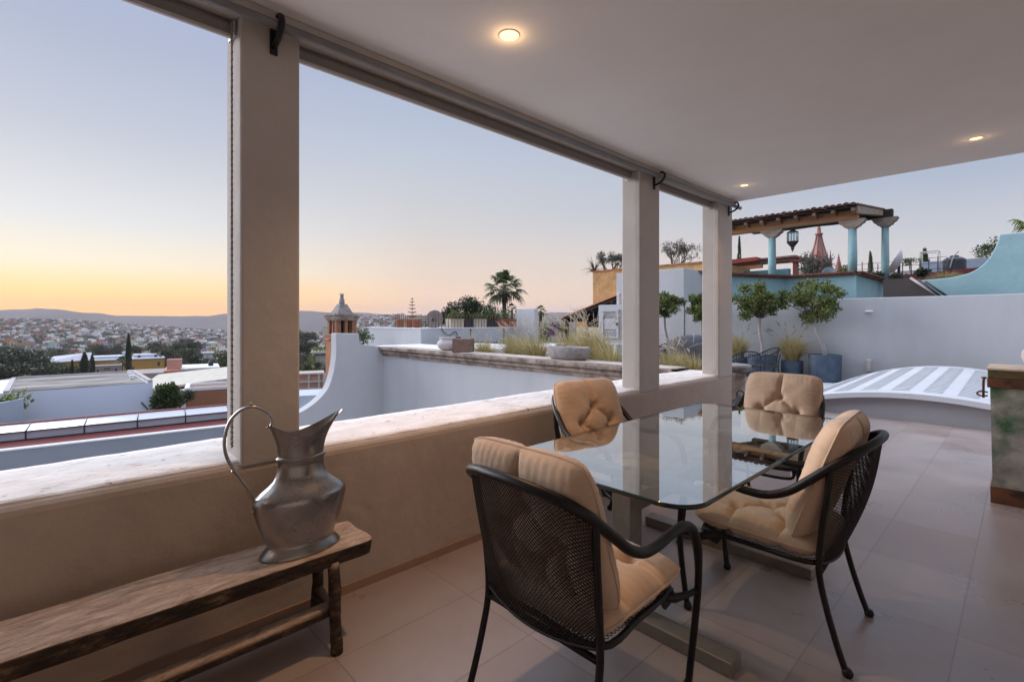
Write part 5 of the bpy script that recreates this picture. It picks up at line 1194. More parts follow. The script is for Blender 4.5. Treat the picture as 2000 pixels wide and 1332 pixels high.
dd = onY(1619, 533, 21); t = thing('satellite_dish', (dd.x, 21, dd.z - .4), 'small round pale blue satellite dish beside the olive tree under the pergola', 'satellite dish')
b = MB(); b.lathe([(.001, -.04), (.12, -.03), (.21, .03), (.213, .036), (.2, .036), (.001, -.03)], (0, 0, 0), 32, cap=False); b.xform(Matrix.Translation(dd) @ Vector((.2, -.95, .25)).to_track_quat('Z', 'Y').to_matrix().to_4x4()); b.build('reflector', M('dish_blue', (.36, .43, .52), .5, bump=0), t, fixn=False)
b = MB(); b.tube([dd + Vector((0, .05, 0)), dd + Vector((0, .05, -.45))], .02, 6); b.build('post', m_darkgrey, t)
# second small pergola/roof behind, red
sY = 30.; t = thing('red_roof_shelter', (onY(1480, 520, sY).x, sY, 3), 'small shelter with a sloping red tiled roof behind the left pergola column', 'shelter')
z = lambda y: onY(1480, y, sY).z
b = MB(); p0, p1, p2, p3 = onY(1380, 514, sY), onY(1482, 503, sY), onY(1482, 510, sY), onY(1380, 524, sY); b.prism([(p.x, p.z) for p in (p0, p1, p2, p3)], 'y', sY - .4, sY + 2); b.build('red_roof', M('roof_red', (.33, .06, .04), .7, var=.15), t)
b = MB(); p0, p1, p2, p3 = onY(1484, 506, sY + .3), onY(1557, 499, sY + .3), onY(1557, 502.5, sY + .3), onY(1484, 509, sY + .3); b.prism([(p.x, p.z) for p in (p0, p1, p2, p3)], 'y', sY, sY + 3); b.build('tile_edge', m_tile, t)
b = MB(); p0, p1, p2, p3 = onY(1484, 510, sY + .4), onY(1554, 503, sY + .4), onY(1554, 508, sY + .4), onY(1484, 516, sY + .4); b.prism([(p.x, p.z) for p in (p0, p1, p2, p3)], 'y', sY + .3, sY + .5); b.build('beam', m_woodgrey, t)
b = MB(); p0, p1, p2, p3 = onY(1380, 526, sY), onY(1488, 517, sY), onY(1488, 523, sY), onY(1380, 534, sY); b.prism([(p.x, p.z) for p in (p0, p1, p2, p3)], 'y', sY - .1, sY + .2); b.build('lower_beam', m_woodbeam, t)
b = MB(); q0, q1 = onY(1546, 510, sY), onY(1554, 545, sY); b.bb(q0.x, q1.x, sY + .2, sY + .55, q1.z - 2, q0.z + .1); b.box(((q0.x + q1.x) / 2, sY + .37, q0.z + .02), (.5, .5, .14)); b.build('column', M('column_red', (.20, .05, .04), .8), t)
b = MB(); p0, p1, p2 = onY(1450, 533, sY - 2), onY(1505, 527, sY - 2), onY(1500, 540, sY - 2); b.prism([(p0.x, p0.z), (p1.x, p1.z), (p2.x, p2.z), (p0.x, p2.z)], 'y', sY - 2, sY - 1.8); b.build('red_parapet', m_redwall, t)
# wire fence with posts on the roof terrace
t = thing('wire_fence', (onY(1730, 525, 23.4).x, 23.4, 3.8), 'thin wire fence and pole frames on the roof terrace behind the pergola', 'fence')
fx0, fx1 = onY(1640, 520, 24.6).x, onY(1850, 510, 24.6).x; zf0 = onY(1740, 540, 24.6).z; zf1 = onY(1740, 508, 24.6).z
for k in range(14):
    x = fx0 + (fx1 - fx0) * k / 13; b = MB(); b.tube([(x, 24.6, zf0 - .4), (x, 24.6, zf1 - .06 * (k % 3))], .018, 5); b.build('post', m_darkgrey, t)
b = MB()
for z_ in (zf1 - .12, (zf0 + zf1) / 2, zf0 + .1): b.tube([(fx0, 24.6, z_), (fx1, 24.6, z_ + .1)], .008, 4)
b.build('wire', m_darkgrey, t)
b = MB(); f0, f1 = onY(1797, 520, 24.9), onY(1832, 490, 24.9)
for xx in (f0.x, f1.x):
    for yy in (24.9, 25.5): b.tube([(xx, yy, f0.z - .4), (xx, yy, f1.z)], .02, 5)
b.tube([(f0.x, 24.9, f1.z), (f1.x, 24.9, f1.z), (f1.x, 25.5, f1.z), (f0.x, 25.5, f1.z)], .02, 5, closed=True); b.build('pole_frame', m_claywhite, t)
# plants of the right side
def bush(name, px, py, D, r, n, sz, lm, lab, seed, sq=.9):
    p = atD(px, py, D); rg = random.Random(seed); t = thing(name, (p.x, p.y, p.z - r), lab, 'plant'); b = MB(); leaves(b, [(p.x + rg.uniform(-.5, .5) * r, p.y + rg.uniform(-.5, .5) * r, p.z + rg.uniform(-.4, .4) * r * sq, r * rg.uniform(.45, .7), sq) for _ in range(7)], n, sz, rg); b.build('foliage', lm, t, fixn=False)
    b = MB()
    for k in range(3): b.tube([(p.x, p.y, p.z - r * 1.3), (p.x + rg.uniform(-.4, .4) * r, p.y + rg.uniform(-.4, .4) * r, p.z + .2 * r)], r * .035, 5)
    b.build('stems', m_barkdark, t); return t
bush('olive_tree', 1594, 514, 22, .72, 1700, .09, m_leaf_olive, 'grey-green olive tree in front of the pink church spire', 71)
bush('shrub', 1508, 541, 19.5, .34, 300, .10, m_leaf_dark, 'dark leafy plant at the foot of the left pergola column', 72)
bush('shrub', 1535, 544, 19.5, .30, 240, .09, m_leaf_mid, 'leafy plant right of the left pergola column, on the cornice', 73)
bush('shrub', 1650, 529, 21, .28, 260, .09, m_yellowleaf, 'yellow-green plant left of the middle pergola column', 74)
bush('shrub', 1708, 538, 17.5, .34, 320, .10, m_leaf_mid, 'low green plants between the two right pergola columns', 75, .5)
bush('agave', 1802, 533, 17., .30, 200, .16, m_leaf_dark, 'broad-leaved green plant in front of the red wall', 76, .6)
bush('shrub', 1757, 538, 17., .30, 260, .09, m_leaf_grey, 'brownish low plant right of the pergola columns', 77, .6)
p = atD(1850, 545, 16.5); grass('roof_grass', (p.x, p.y, p.z - .1), 'wide clump of yellow-green grass in front of the red wall', 700, .50, .75, 0, 78, None, w=.010)
bush('tree', 1937, 482, 26, .85, 900, .12, m_leaf_mid, 'leafy tree top left of the curved turquoise wall', 79)
bush('shrub', 1777, 512, 32, .55, 300, .11, m_leaf_mid, 'round clipped bush behind the large satellite dish', 80, .6)
p = atD(1990, 450, 15.); palm('palm', (p.x + .5, p.y, 0), p + Vector((.5, .1, -.05)), 1.0, 'young palm drooping over the top of the turquoise wall at the right edge', 81, nf=14, skirt=False, lm=m_yellowleaf, tr=.1)
def cypress(base, h, r, lab, seed, lm=m_leaf_dark, n=700, sz=.12, group=None):
    rg = random.Random(seed); t = thing('cypress', base, lab, 'cypress tree', group); b = MB(); b.tube([base, (base[0], base[1], base[2] + h * .6)], r * .15, 6); b.build('trunk', m_barkdark, t); g = MB()
    for _ in range(n):
        f = rg.random() ** .8; a = rg.uniform(0, 2 * PI); rr = r * (math.sin(PI * min(1, .1 + f * .9)) ** .7) * (1 - f * .5) * rg.uniform(.5, 1.1); p = Vector((base[0] + rr * math.cos(a), base[1] + rr * math.sin(a), base[2] + h * .06 + h * .94 * f)); L = sz * rg.uniform(.7, 1.5)
        d = Vector((math.cos(a) * .3, math.sin(a) * .3, 1)).normalized(); s_ = Vector((-math.sin(a), math.cos(a), rg.uniform(-.3, .3))).normalized(); g.add([p - s_ * L * .35, p + s_ * L * .35, p + d * L * 1.4], [(0, 1, 2)])
    g.build('crown', lm, t, fixn=False); return t
p = atD(1444, 520, 70); cypress((p.x, p.y, 3), EYE + (HYP - 465) * 70 / FPX - 3, .42, 'slim pointed cypress behind the pergola beam, right of the last column', 82, sz=.25)
p = atD(1700, 520, 55); cypress((p.x, p.y, 3), EYE + (HYP - 495) * 55 / FPX - 3, .42, 'small conical cypress between the two right pergola columns', 83, lm=m_leaf_mid, sz=.2)
p = atD(1806, 520, 42); cypress((p.x, p.y, 3), EYE + (HYP - 492) * 42 / FPX - 3, .55, 'loose upright tree inside the pole frame left of the water tank', 84, lm=m_leaf_mid, sz=.22)

# ================================================================= PINK CHURCH SPIRE
CD = 150.; S = CD / FPX; c = atD(1599.5, 505, CD); cx, cy_ = c.x, c.y; zz = lambda y: EYE + (HYP - y) * S
t = thing('church', (cx, cy_, -8), 'pink stone church with a tall crocketed spire and small pinnacles far behind the pergola', 'church')
b = MB(); b.lathe([(19 * S, -8), (19 * S, zz(520)), (16.5 * S, zz(515))], (cx, cy_, 0), 8, sm=False); b.build('tower', m_stonepink, t)
b = MB(); b.lathe([(16.5 * S, zz(515)), (11.2 * S, zz(492)), (6.6 * S, zz(474)), (4.3 * S, zz(461))], (cx, cy_, 0), 8, sm=False); b.build('spire', M('spire_pale', (.40, .215, .19), .9, var=.2, scale=.6, bump=.2), t)
b = MB()
for k in range(8):
    a = 2 * PI * k / 8
    P = [(16.8 * S, 515), (11.5 * S, 492), (6.9 * S, 474), (4.6 * S, 461)]; pts = [(cx + r * math.cos(a), cy_ + r * math.sin(a), zz(y)) for r, y in P]; b.tube(pts, 0.8 * S, 5)
    for j in range(14):
        f = j / 13; y = 512 - 52 * f; r = interp([(461, 4.7), (474, 7.), (492, 11.6), (515, 17.)], y) * S; b.box((cx + r * math.cos(a), cy_ + r * math.sin(a), zz(y)), (1.7 * S, 1.7 * S, 1.3 * S), a)
b.build('crockets', m_stonepink, t)
b = MB(); b.lathe([(5.0 * S, zz(460.5)), (7.2 * S, zz(458)), (7.2 * S, zz(456.5)), (4.0 * S, zz(456)), (3.2 * S, zz(447)), (1.5 * S, zz(440)), (.3 * S, zz(432))], (cx, cy_, 0), 12); b.tube([(cx, cy_, zz(433)), (cx, cy_, zz(422))], .5 * S, 5); b.box((cx, cy_, zz(426)), (4 * S, .8 * S, .8 * S), YAW); b.build('lantern_top', m_stonepink, t)
b = MB(); vd = Vector((-cx, -cy_, 0)).normalized(); sdv = Vector((-vd.y, vd.x, 0)); w0 = Vector((cx, cy_, 0)) + vd * 12.5 * S
b.add([(w0 + sdv * a * S + Vector((0, 0, zz(y))) + vd * dd_ * S) for a, y, dd_ in ((-2.4, 505, 2.6), (2.4, 505, 2.6), (2.4, 498, 1.), (0, 490, -.6), (-2.4, 498, 1.))], [(0, 1, 2, 3, 4)]); b.build('arched_opening', M('opening_red', (.42, .06, .03), .9), t)
for (px, ytop, w_, d_) in ((1572, 494, 9, -2), (1616, 489, 7, 2), (1622, 492, 9, -3), (1638, 501, 11, -6), (1582, 500, 8, -8)):
    q = atD(px, 505, CD + d_); b = MB(); b.lathe([(w_ * .5 * S, -6), (w_ * .5 * S, zz(530)), (w_ * .55 * S, zz(528)), (w_ * .42 * S, zz(524)), (w_ * .2 * S, zz((ytop + 524) / 2)), (.03, zz(ytop))], (q.x, q.y, 0), 8, sm=False)
    for j in range(7):
        f = j / 6; r = w_ * S * (.44 - .42 * f)
        for a in range(4): b.box((q.x + r * math.cos(a * PI / 2 + .8), q.y + r * math.sin(a * PI / 2 + .8), zz(524 + (ytop - 524) * f)), (.9 * S, .9 * S, .8 * S))
    b.build('pinnacle', m_stonepink, t)
# ================================================================= TOWN, VALLEY, MOUNTAINS
def az_of(px): return YAW - math.atan((px - CXP) / FPX)
CREST = sorted([(math.degrees(az_of(px)), z) for px, z in ((-300, -4), (0, 1), (100, 0), (200, -6), (300, -18), (440, -30), (520, -34), (600, -44), (660, -25), (700, 6), (740, 14), (800, 18), (1000, 10))])
CD_ = {}
def terrain(x, y):
    D = math.hypot(x, y); az = math.degrees(math.atan2(-x, y)); cr = interp(CREST, az) if 20 < az < 130 else 6
    z = interp([(0, -9), (40, -9), (90, -13), (150, -18), (250, -24.5), (430, -31), (700, -30), (950, -26 + .12 * (cr + 26)), (1200, -26 + .55 * (cr + 26)), (1500, cr), (1750, cr - 4), (2300, -45), (2600, -60), (9000, -60)], D)
    if D > 60: z += 2.2 * mnoise.noise(Vector((x * .006, y * .006, 0))) * min(1, (D - 60) / 200)
    return z
gm = MB(); ND, NA = 70, 144
Ds = [0.] + [18 * (4300 / 18) ** (i / (ND - 1)) for i in range(ND)]
gv = lambda i, j: (lambda D, a: (-D * math.sin(a), D * math.cos(a), terrain(-D * math.sin(a), D * math.cos(a))))(Ds[i], 2 * PI * j / NA)
gm.v.append((0, 0, -9.))
for i in range(1, ND + 1):
    for j in range(NA): gm.v.append(gv(i, j))
for j in range(NA): gm.face((0, 1 + j, 1 + (j + 1) % NA), 0, True)
for i in range(1, ND):
    for j in range(NA):
        a = 1 + (i - 1) * NA + j; b_ = 1 + (i - 1) * NA + (j + 1) % NA; gm.face((a, a + NA, b_ + NA, b_), 0, True)
struct(gm.build('ground', M('ground_valley', (.10, .085, .06), .95, var=.35, scale=.012, bump=0, dark=(.035, .05, .022), dscale=.02, dthr=.5, detail=8.)))
# mountain range
ridge = [(-900, 590), (-500, 597), (-250, 604), (-60, 606), (0, 606), (40, 604), (75, 602), (113, 604.5), (140, 607.5), (166, 611), (198, 612), (225, 616.5), (315, 617.3), (405, 617.5), (435, 613), (480, 611), (520, 609), (560, 608), (586, 607.5), (610, 607), (640, 610.5), (690, 610), (740, 613.5), (790, 616), (850, 617), (930, 616), (1000, 613), (1100, 610), (1300, 612), (1500, 608), (1800, 611), (2300, 606)]
mm_ = MB(); MDist = 3000.
def mtn(u, v):
    px = -900 + 3200 * u; a = az_of(px) if px > -900 else az_of(-900)
    yt = interp(ridge, px) - 1.1 * mnoise.noise(Vector((px * .03, 0, 0))) - .5 * mnoise.noise(Vector((px * .11, 0, 0)))
    cosv = math.cos(YAW - a); zt = EYE + (HYP - yt) / FPX * MDist * cosv
    r = -900 + 1800 * v; D = MDist + r; f = max(0, 1 - abs(r) / 900) ** 1.3
    n = mnoise.noise(Vector((px * .012, r * .002, 5))) * 14 * f * (1 - f) * 3
    return (-D * math.sin(a), D * math.cos(a), -62 + (zt + 62) * f + n)
mm_.grid(mtn, 400, 24); struct(mm_.build('mountains', M('mountain', (.042, .05, .058), .95, var=.3, scale=.004, bump=0), fixn=False))

# ---- house and tree prototypes for the hillside
m_far = M('house_wall', (1., 1., 1.), .9, var=.10, scale=.25, bump=0, obj_color=True)
m_farroof = M('house_roof', (.42, .39, .38), .9, var=.3, scale=.3, bump=0)
m_win = M('window_dark', (.035, .04, .05), .3, bump=0)
def house_mesh(seed):
    r = random.Random(seed); b = MB(); w, d, h = r.uniform(7, 12), r.uniform(7, 11), r.uniform(3.2, 6.8)
    def block(cx, cy, z0, w, d, h):
        b.box((cx, cy, z0 + h / 2), (w, d, h), mi=0); t_ = .25
        for s_ in (-1, 1):
            b.box((cx, cy + s_ * (d / 2 - t_ / 2), z0 + h + .22), (w, t_, .44), mi=0); b.box((cx + s_ * (w / 2 - t_ / 2), cy, z0 + h + .22), (t_, d - 2 * t_, .44), mi=0)
        b.box((cx, cy, z0 + h + .03), (w - 2 * t_, d - 2 * t_, .06), mi=1)
        for fl_ in range(max(1, int(h / 2.9))):
            for s_ in (-1, 1):
                for q in range(max(1, int(w / 2.6))):
                    if r.random() < .7: b.box((cx - w / 2 + (q + .5) * w / max(1, int(w / 2.6)), cy + s_ * d / 2, z0 + 1.7 + fl_ * 2.8), (r.uniform(.8, 1.3), .12, r.uniform(1., 1.6)), mi=2)
                for q in range(max(1, int(d / 2.8))):
                    if r.random() < .6: b.box((cx + s_ * w / 2, cy - d / 2 + (q + .5) * d / max(1, int(d / 2.8)), z0 + 1.7 + fl_ * 2.8), (.12, r.uniform(.8, 1.3), r.uniform(1., 1.6)), mi=2)
    block(0, 0, -3, w, d, h + 3)
    if r.random() < .75: block(r.uniform(-1, 1) * w * .2, r.uniform(-1, 1) * d * .2, h, w * r.uniform(.35, .6), d * r.uniform(.35, .6), r.uniform(2.3, 3.2))
    if r.random() < .6: b.lathe([(.6, 0), (.62, 1.1), (.3, 1.4), (.001, 1.45)], (w * .3, d * .3, h + .1), 8, mi=2)
    me = b.build('house', [m_far, m_farroof, m_win]); m_ = me.data; bpy.data.objects.remove(me); return m_
HM = [house_mesh(200 + i) for i in range(12)]
def crown_mesh(seed, tall=False):
    r = random.Random(seed); b = MB(); b.tube([(0, 0, -2), (.1, 0, 2.2)], .25, 5); bl = [(r.uniform(-1.6, 1.6), r.uniform(-1.6, 1.6), 3.4 + r.uniform(-.9, 1.2) * (1.6 if tall else 1), r.uniform(1.1, 1.9), .75) for _ in range(10)]
    k0 = len(b.f); leaves(b, bl, 1500, .42, r, .75, .5)
    for i in range(k0, len(b.f)): b.mi[i] = 1
    o = b.build('tree', [m_barkdark, m_leaf_mid], fixn=False); return o
lmats = [leafmat('leaf_far_a', (.010, .020, .008), (.03, .048, .016)), leafmat('leaf_far_b', (.022, .045, .012), (.07, .10, .028)), leafmat('leaf_far_c', (.035, .035, .022), (.075, .07, .04))]
TM = []
for i in range(9):
    o = crown_mesh(300 + i, i % 3 == 0); o.data.materials[1] = lmats[i % 3]; TM.append(o.data); bpy.data.objects.remove(o)
PAL = [('white', (.74, .74, .76), 40), ('cream', (.56, .50, .40), 12), ('pale grey', (.36, .35, .36), 26), ('pink', (.44, .28, .26), 6), ('brick red', (.30, .08, .06), 7), ('terracotta orange', (.44, .20, .10), 6), ('ochre yellow', (.45, .33, .15), 3), ('lavender', (.36, .33, .42), 1), ('pale blue', (.40, .50, .57), 2), ('brown', (.20, .15, .12), 10)]
PW = [p[2] for p in PAL]
R_ = random.Random(17)
spots = []; cells = {}
def free(x, y, dmin):
    k = (int(x // 20), int(y // 20))
    for i in range(-1, 2):
        for j in range(-1, 2):
            for (a, b_, d_) in cells.get((k[0] + i, k[1] + j), ()):
                if (a - x) ** 2 + (b_ - y) ** 2 < ((dmin + d_) / 2) ** 2: return False
    cells.setdefault(k, []).append((x, y, dmin)); return True
def view_ok(px): return (-20 < px < 460) or (575 < px < 790)
# keep clear of hand-placed buildings
tries = 0
while len(spots) < 1500 and tries < 40000:
    tries += 1
    px = R_.uniform(-20, 800); 
    if not view_ok(px): continue
    D = 310 * (1650 / 310) ** (R_.random() ** .9); a = az_of(px); D2 = D / math.cos(YAW - a); x, y = -D2 * math.sin(a), D2 * math.cos(a)
    if free(x, y, 10.5): spots.append((D, x, y))
spots.sort()
town = MB(); nh = 0
farv = []
for D, x, y in spots:
    nm, c, _ = R_.choices(PAL, PW)[0]; c = [min(.8, q * R_.uniform(.75, 1.2)) for q in c]; rz = R_.choice((0, .3, -.25, .7)) + R_.uniform(-.1, .1); s_ = R_.uniform(.6, 1.05) * (1 + .15 * (D > 600)); z = terrain(x, y)
    if nh < 290:
        o = bpy.data.objects.new('hillside_house', HM[nh % 12]); COL.objects.link(o); o.location = (x, y, z); o.rotation_euler = (0, 0, rz); o.scale = (s_, s_, s_); o.color = (*c, 1)
        tag(o, f'small {nm} flat-roofed house in the crowd of houses on the far hillside', 'house', f'{nm} houses on the far hillside'); nh += 1
    else: farv.append((x, y, z, rz, s_, c))
# the houses past the nearest ones: one mass, colours kept as materials
fm = {}
for k, (x, y, z, rz, s_, c) in enumerate(farv):
    w, d, h = R_.uniform(6, 10) * s_, R_.uniform(6, 9) * s_, R_.uniform(3., 6.); mi = R_.choices(range(len(PAL)), PW)[0]
    town.box((x, y, z + h / 2 - 1.5), (w, d, h + 3), rz, mi)
    if R_.random() < .6: town.box((x + 1, y + 1, z + h + 1), (w * .45, d * .5, 2.4), rz, mi)
    for q in range(3): town.box((x + R_.uniform(-.5, .5) * w * .8, y + R_.uniform(-.5, .5) * d * .8, z + h * .55), (w * .22, d * 1.02, 1.2) if q % 2 else (w * 1.02, d * .2, 1.2), rz, len(PAL))
tmats = [M('town_' + p[0].replace(' ', '_'), p[1], .9, var=.25, scale=.05, bump=0) for p in PAL] + [m_win]
o = town.build('distant_houses', tmats, fixn=False); o['kind'] = 'stuff'
nt = 0; tries = 0; wood = []
while nt + len(wood) < 3000 and tries < 90000:
    tries += 1; px = R_.uniform(-20, 800)
    if not view_ok(px): continue
    D = 215 * (1650 / 215) ** (R_.random() ** .95); a = az_of(px); D2 = D / math.cos(YAW - a); x, y = -D2 * math.sin(a), D2 * math.cos(a)
    dens = .45 + .75 * max(0, mnoise.noise(Vector((x * .009, y * .009, 8))) * 1.6 + .25) + (.6 if D < 400 else .1 if D > 900 else .2)
    if R_.random() > dens or not free(x, y, 4.5): continue
    s_ = R_.uniform(.7, 1.5) * (1.15 if D < 350 else 1.)
    wood.append((D, x, y, s_))
wood.sort()
TREENAMES = ['dark green', 'green', 'olive brown']
for k, (D, x, y, s_) in enumerate(wood[:290]):
    o = bpy.data.objects.new('hillside_tree', TM[k % 9]); COL.objects.link(o); o.location = (x, y, terrain(x, y)); o.rotation_euler = (0, 0, R_.uniform(0, 6)); o.scale = (s_ * 1.15, s_ * 1.15, s_ * R_.uniform(.8, 1.1))
    tag(o, f'bushy {TREENAMES[(k % 9) % 3]} tree among the houses of the far hillside', 'tree', f'{TREENAMES[(k % 9) % 3]} trees of the valley')
wb = MB(); fr = random.Random(5)
for (D, x, y, s_) in wood[290:]: leaves(wb, [(x + fr.uniform(-2, 2), y + fr.uniform(-2, 2), terrain(x, y) + 3 * s_, 2.4 * s_, .7) for _ in range(2)], 90, 1.3, fr, .7, .4)
o = wb.build('distant_wood', lmats[0], fixn=False); o['kind'] = 'stuff'

# ---- hand-placed buildings of the middle distance
def block_house(name, px0, px1, ytop, ybot, D, col, lab, depth=None, yaw=None, windows=(), rim=True, roofcol=None, cat='house'):
    c = atD((px0 + px1) / 2, ybot, D); w = (px1 - px0) / FPX * D; h = (ybot - ytop) / FPX * D; dp = depth or w * .7
    yw = YAW - (YAW - az_of((px0 + px1) / 2)) if yaw is None else yaw; R = Matrix.Rotation(yw, 3, 'Z'); t = thing(name, (c.x, c.y, c.z), lab, cat)
    P = lambda x, y, z: R @ Vector((x, y, z)) + Vector((c.x, c.y, c.z))
    mw = M('wall_' + name, col, .88, var=.08, scale=1., bump=.1) 
    b = MB(); b.box(P(0, dp / 2, h / 2 - 2), (w, dp, h + 4), yw); b.build('wall', mw, t)
    if rim:
        b = MB(); q = .04 * w
        for (x, y, sx_, sy_) in ((0, q / 2, w + .06, q), (0, dp - q / 2, w + .06, q), (-w / 2 + q / 2, dp / 2, q, dp - 2 * q), (w / 2 - q / 2, dp / 2, q, dp - 2 * q)): b.box(P(x, y, h + q * .55), (sx_, sy_, q * 1.1), yw)
        b.build('parapet', mw if roofcol is None else M('rim_' + name, roofcol, .85, var=.08), t)
        b = MB(); b.box(P(0, dp / 2, h + .02), (w * .9, dp * .9, .04), yw); b.build('roof', m_farroof, t)
    for (u, v, ww, hh) in windows:
        b = MB(); b.box(P((u - .5) * w, -.01, v * h), (ww * w, .08, hh * h), yw); b.build('window', m_win, t)
    return t, P, w, h, dp, yw
# long yellow building with white roofs
t, P, w, h, dp, yw = block_house('yellow_building', 172, 306, 703.5, 729, 190, (.50, .27, .055), 'long ochre-yellow building with pale roofs in the middle distance behind the cypress', depth=14, windows=[(.1, .3, .05, .4), (.22, .35, .03, .3), (.34, .3, .05, .4), (.62, .32, .03, .3), (.93, .6, .03, .3)], rim=False)
b = MB(); b.box(P(0, dp / 2, h + .25), (w + .6, dp + .6, .3), yw); b.box(P(-w * .2, dp * .6, h + .9), (w * .4, dp * .5, 1.1), yw); b.box(P(w * .3, dp * .65, h + 1.), (w * .34, dp * .5, 1.2), yw); b.box(P(.05 * w, dp * .8, h + 1.5), (w * .1, 2, 2.6), yw); b.build('roof', M('roof_bluewhite', (.56, .60, .68), .6, var=.1), t)
for k in range(5):
    b = MB(); b.lathe([(.45, 0), (.5, .7), (.2, 1.)], P((-.4 + .2 * k) * w, dp * .4, h + .4), 8); b.build('roof_tank', m_darkgrey, t)
t, P, w, h, dp, yw = block_house('hall', 106, 166, 705, 726, 175, (.50, .27, .055), 'pale pitched-roof hall with an ochre wall left of the dark cypress pair', depth=10, windows=[(.2, .5, .36, .55), (.2, .15, .4, .2)], rim=False)
b = MB(); vs_2 = [P(-w * .62, -1, h - .3), P(w * .55, -1, h + .2), P(w * .55, dp * .5, h + 2.6), P(-w * .38, dp * .5, h + 1.6), P(-w * .55, dp, h), P(w * .55, dp, h)]; b.add(vs_2 + [v - Vector((0, 0, .2)) for v in vs_2], [(0, 1, 2, 3), (3, 2, 5, 4), (6, 7, 8, 9), (9, 8, 11, 10), (0, 1, 7, 6), (1, 2, 8, 7)]); b.build('roof', M('roof_palemetal', (.50, .50, .58), .5, var=.1, scale=2), t)
t, P, w, h, dp, yw = block_house('stone_house', 186, 232, 716, 736, 120, (.30, .24, .22), 'grey-pink stone house with narrow openings just above the grey roof', windows=[(.2, .45, .06, .6), (.8, .5, .06, .6), (.5, .8, .2, .1)], depth=6)
t, P, w, h, dp, yw = block_house('red_house', 60, 83, 721.5, 741, 105, (.28, .05, .045), 'small dark red house with white lower walls left of the grey roof', windows=[(.25, .25, .25, .35), (.75, .25, .2, .35)], depth=4)
b = MB(); b.box(P(0, -.12, h * .22), (w, .2, h * .44), yw); b.build('lower_wall', m_white, t)
block_house('white_cottage', 6, 36, 742, 768, 58, (.62, .62, .66), 'white house with a reddish side wall at the left edge, below the dark trees', windows=[(.55, .3, .3, .25), (.85, .75, .08, .25)], depth=4, yaw=math.radians(62), roofcol=(.30, .12, .10))
t, P, w, h, dp, yw = block_house('pink_house', 330, 420, 722, 745, 68, (.52, .25, .19), 'salmon-pink house with a tall square block on its white roof', depth=7, rim=False, windows=[(.4, .5, .1, .4)])
b = MB(); b.box(P(-w * .32, dp * .3, h + .55), (w * .27, w * .2, 1.75), yw); b.build('roof_block', M('wall_salmon', (.55, .28, .22), .85, var=.05), t, bevel=.02)
b = MB(); b.box(P(w * .16, dp * .5, h + .12), (w * .72, dp, .2), yw); b.build('roof', m_whitetop, t); b = MB(); b.lathe([(.28, 0), (.30, .1), (.2, .25), (.001, .33)], P(-w * .1, -.1, h + .0), 12); b.build('dome', m_whitetop, t)
b = MB(); b.lathe([(.32, 0), (.34, .5), (.15, .62), (.001, .64)], P(w * .36, dp * .4, h + .23), 10); b.build('roof_tank', m_black, t)
t, P, w, h, dp, yw = block_house('terracotta_house', 345, 450, 751, 780, 40, (.42, .15, .085), 'terracotta house under a wide pale canopy roof on dark posts', depth=4.5, rim=False, windows=[(.25, .62, .22, .4), (.6, .62, .1, .5)])
b = MB(); z_ = h + .1; V = [P(-w * .98, -1.6, z_ - .08), P(w * .9, -1.6, z_ + .66), P(w * .55, dp, z_ + .95), P(-w * .75, dp, z_ + .50)]; b.add(V + [v - Vector((0, 0, .16)) for v in V], [(0, 1, 2, 3), (7, 6, 5, 4), (0, 1, 5, 4), (1, 2, 6, 5), (2, 3, 7, 6), (3, 0, 4, 7)]); b.build('canopy', M('canopy_cream', (.60, .56, .48), .8, var=.12, scale=2), t)
for u in (-.2, .1, .36, .5): b = MB(); b.box(P(u * w, -1.3, h * .3), (.16, .16, h * 1.4), yw); b.build('post', m_black, t)
b = MB()
for k in range(5): b.box(P(-w * .45 + .2 * k, -1.0 - .1 * k, h * .25 - .22 * k), (w * .35, .5, .2), yw)
b.build('tile_steps', m_tile, t)
t, P, w, h, dp, yw = block_house('brown_house', 371, 452, 761, 792, 31, (.34, .15, .08), 'low brown-orange house block with a white parapet rim beside the skylight roof', depth=2.6, rim=False)
b = MB()
for (x, y, sx_, sy_) in ((0, .1, w + .1, .2), (0, dp - .1, w + .1, .2), (-w / 2 + .05, dp / 2, .25, dp - .4), (w / 2, dp / 2, .25, dp - .4)): b.box(P(x, y, h + .09), (sx_, sy_, .2), yw)
b.box(P(-w / 2 - .14, .15, h * .3), (.28, .4, h * 1.6), yw); b.build('white_rim', m_whitetop, t)
t, P, w, h, dp, yw = block_house('modern_house', 386, 422, 704, 716, 120, (.60, .61, .62), 'white modern house with a stepped roof terrace near the nearest column', depth=6, windows=[(.3, .5, .3, .4), (.7, .5, .2, .4)])
b = MB(); b.box(P(.05 * w, 2.5, h + .8), (w * .45, 3., 1.6), yw); b.box(P(.05 * w, 2.5, h + 1.75), (w * .6, 3.8, .25), yw); b.build('upper_floor', m_white, t)
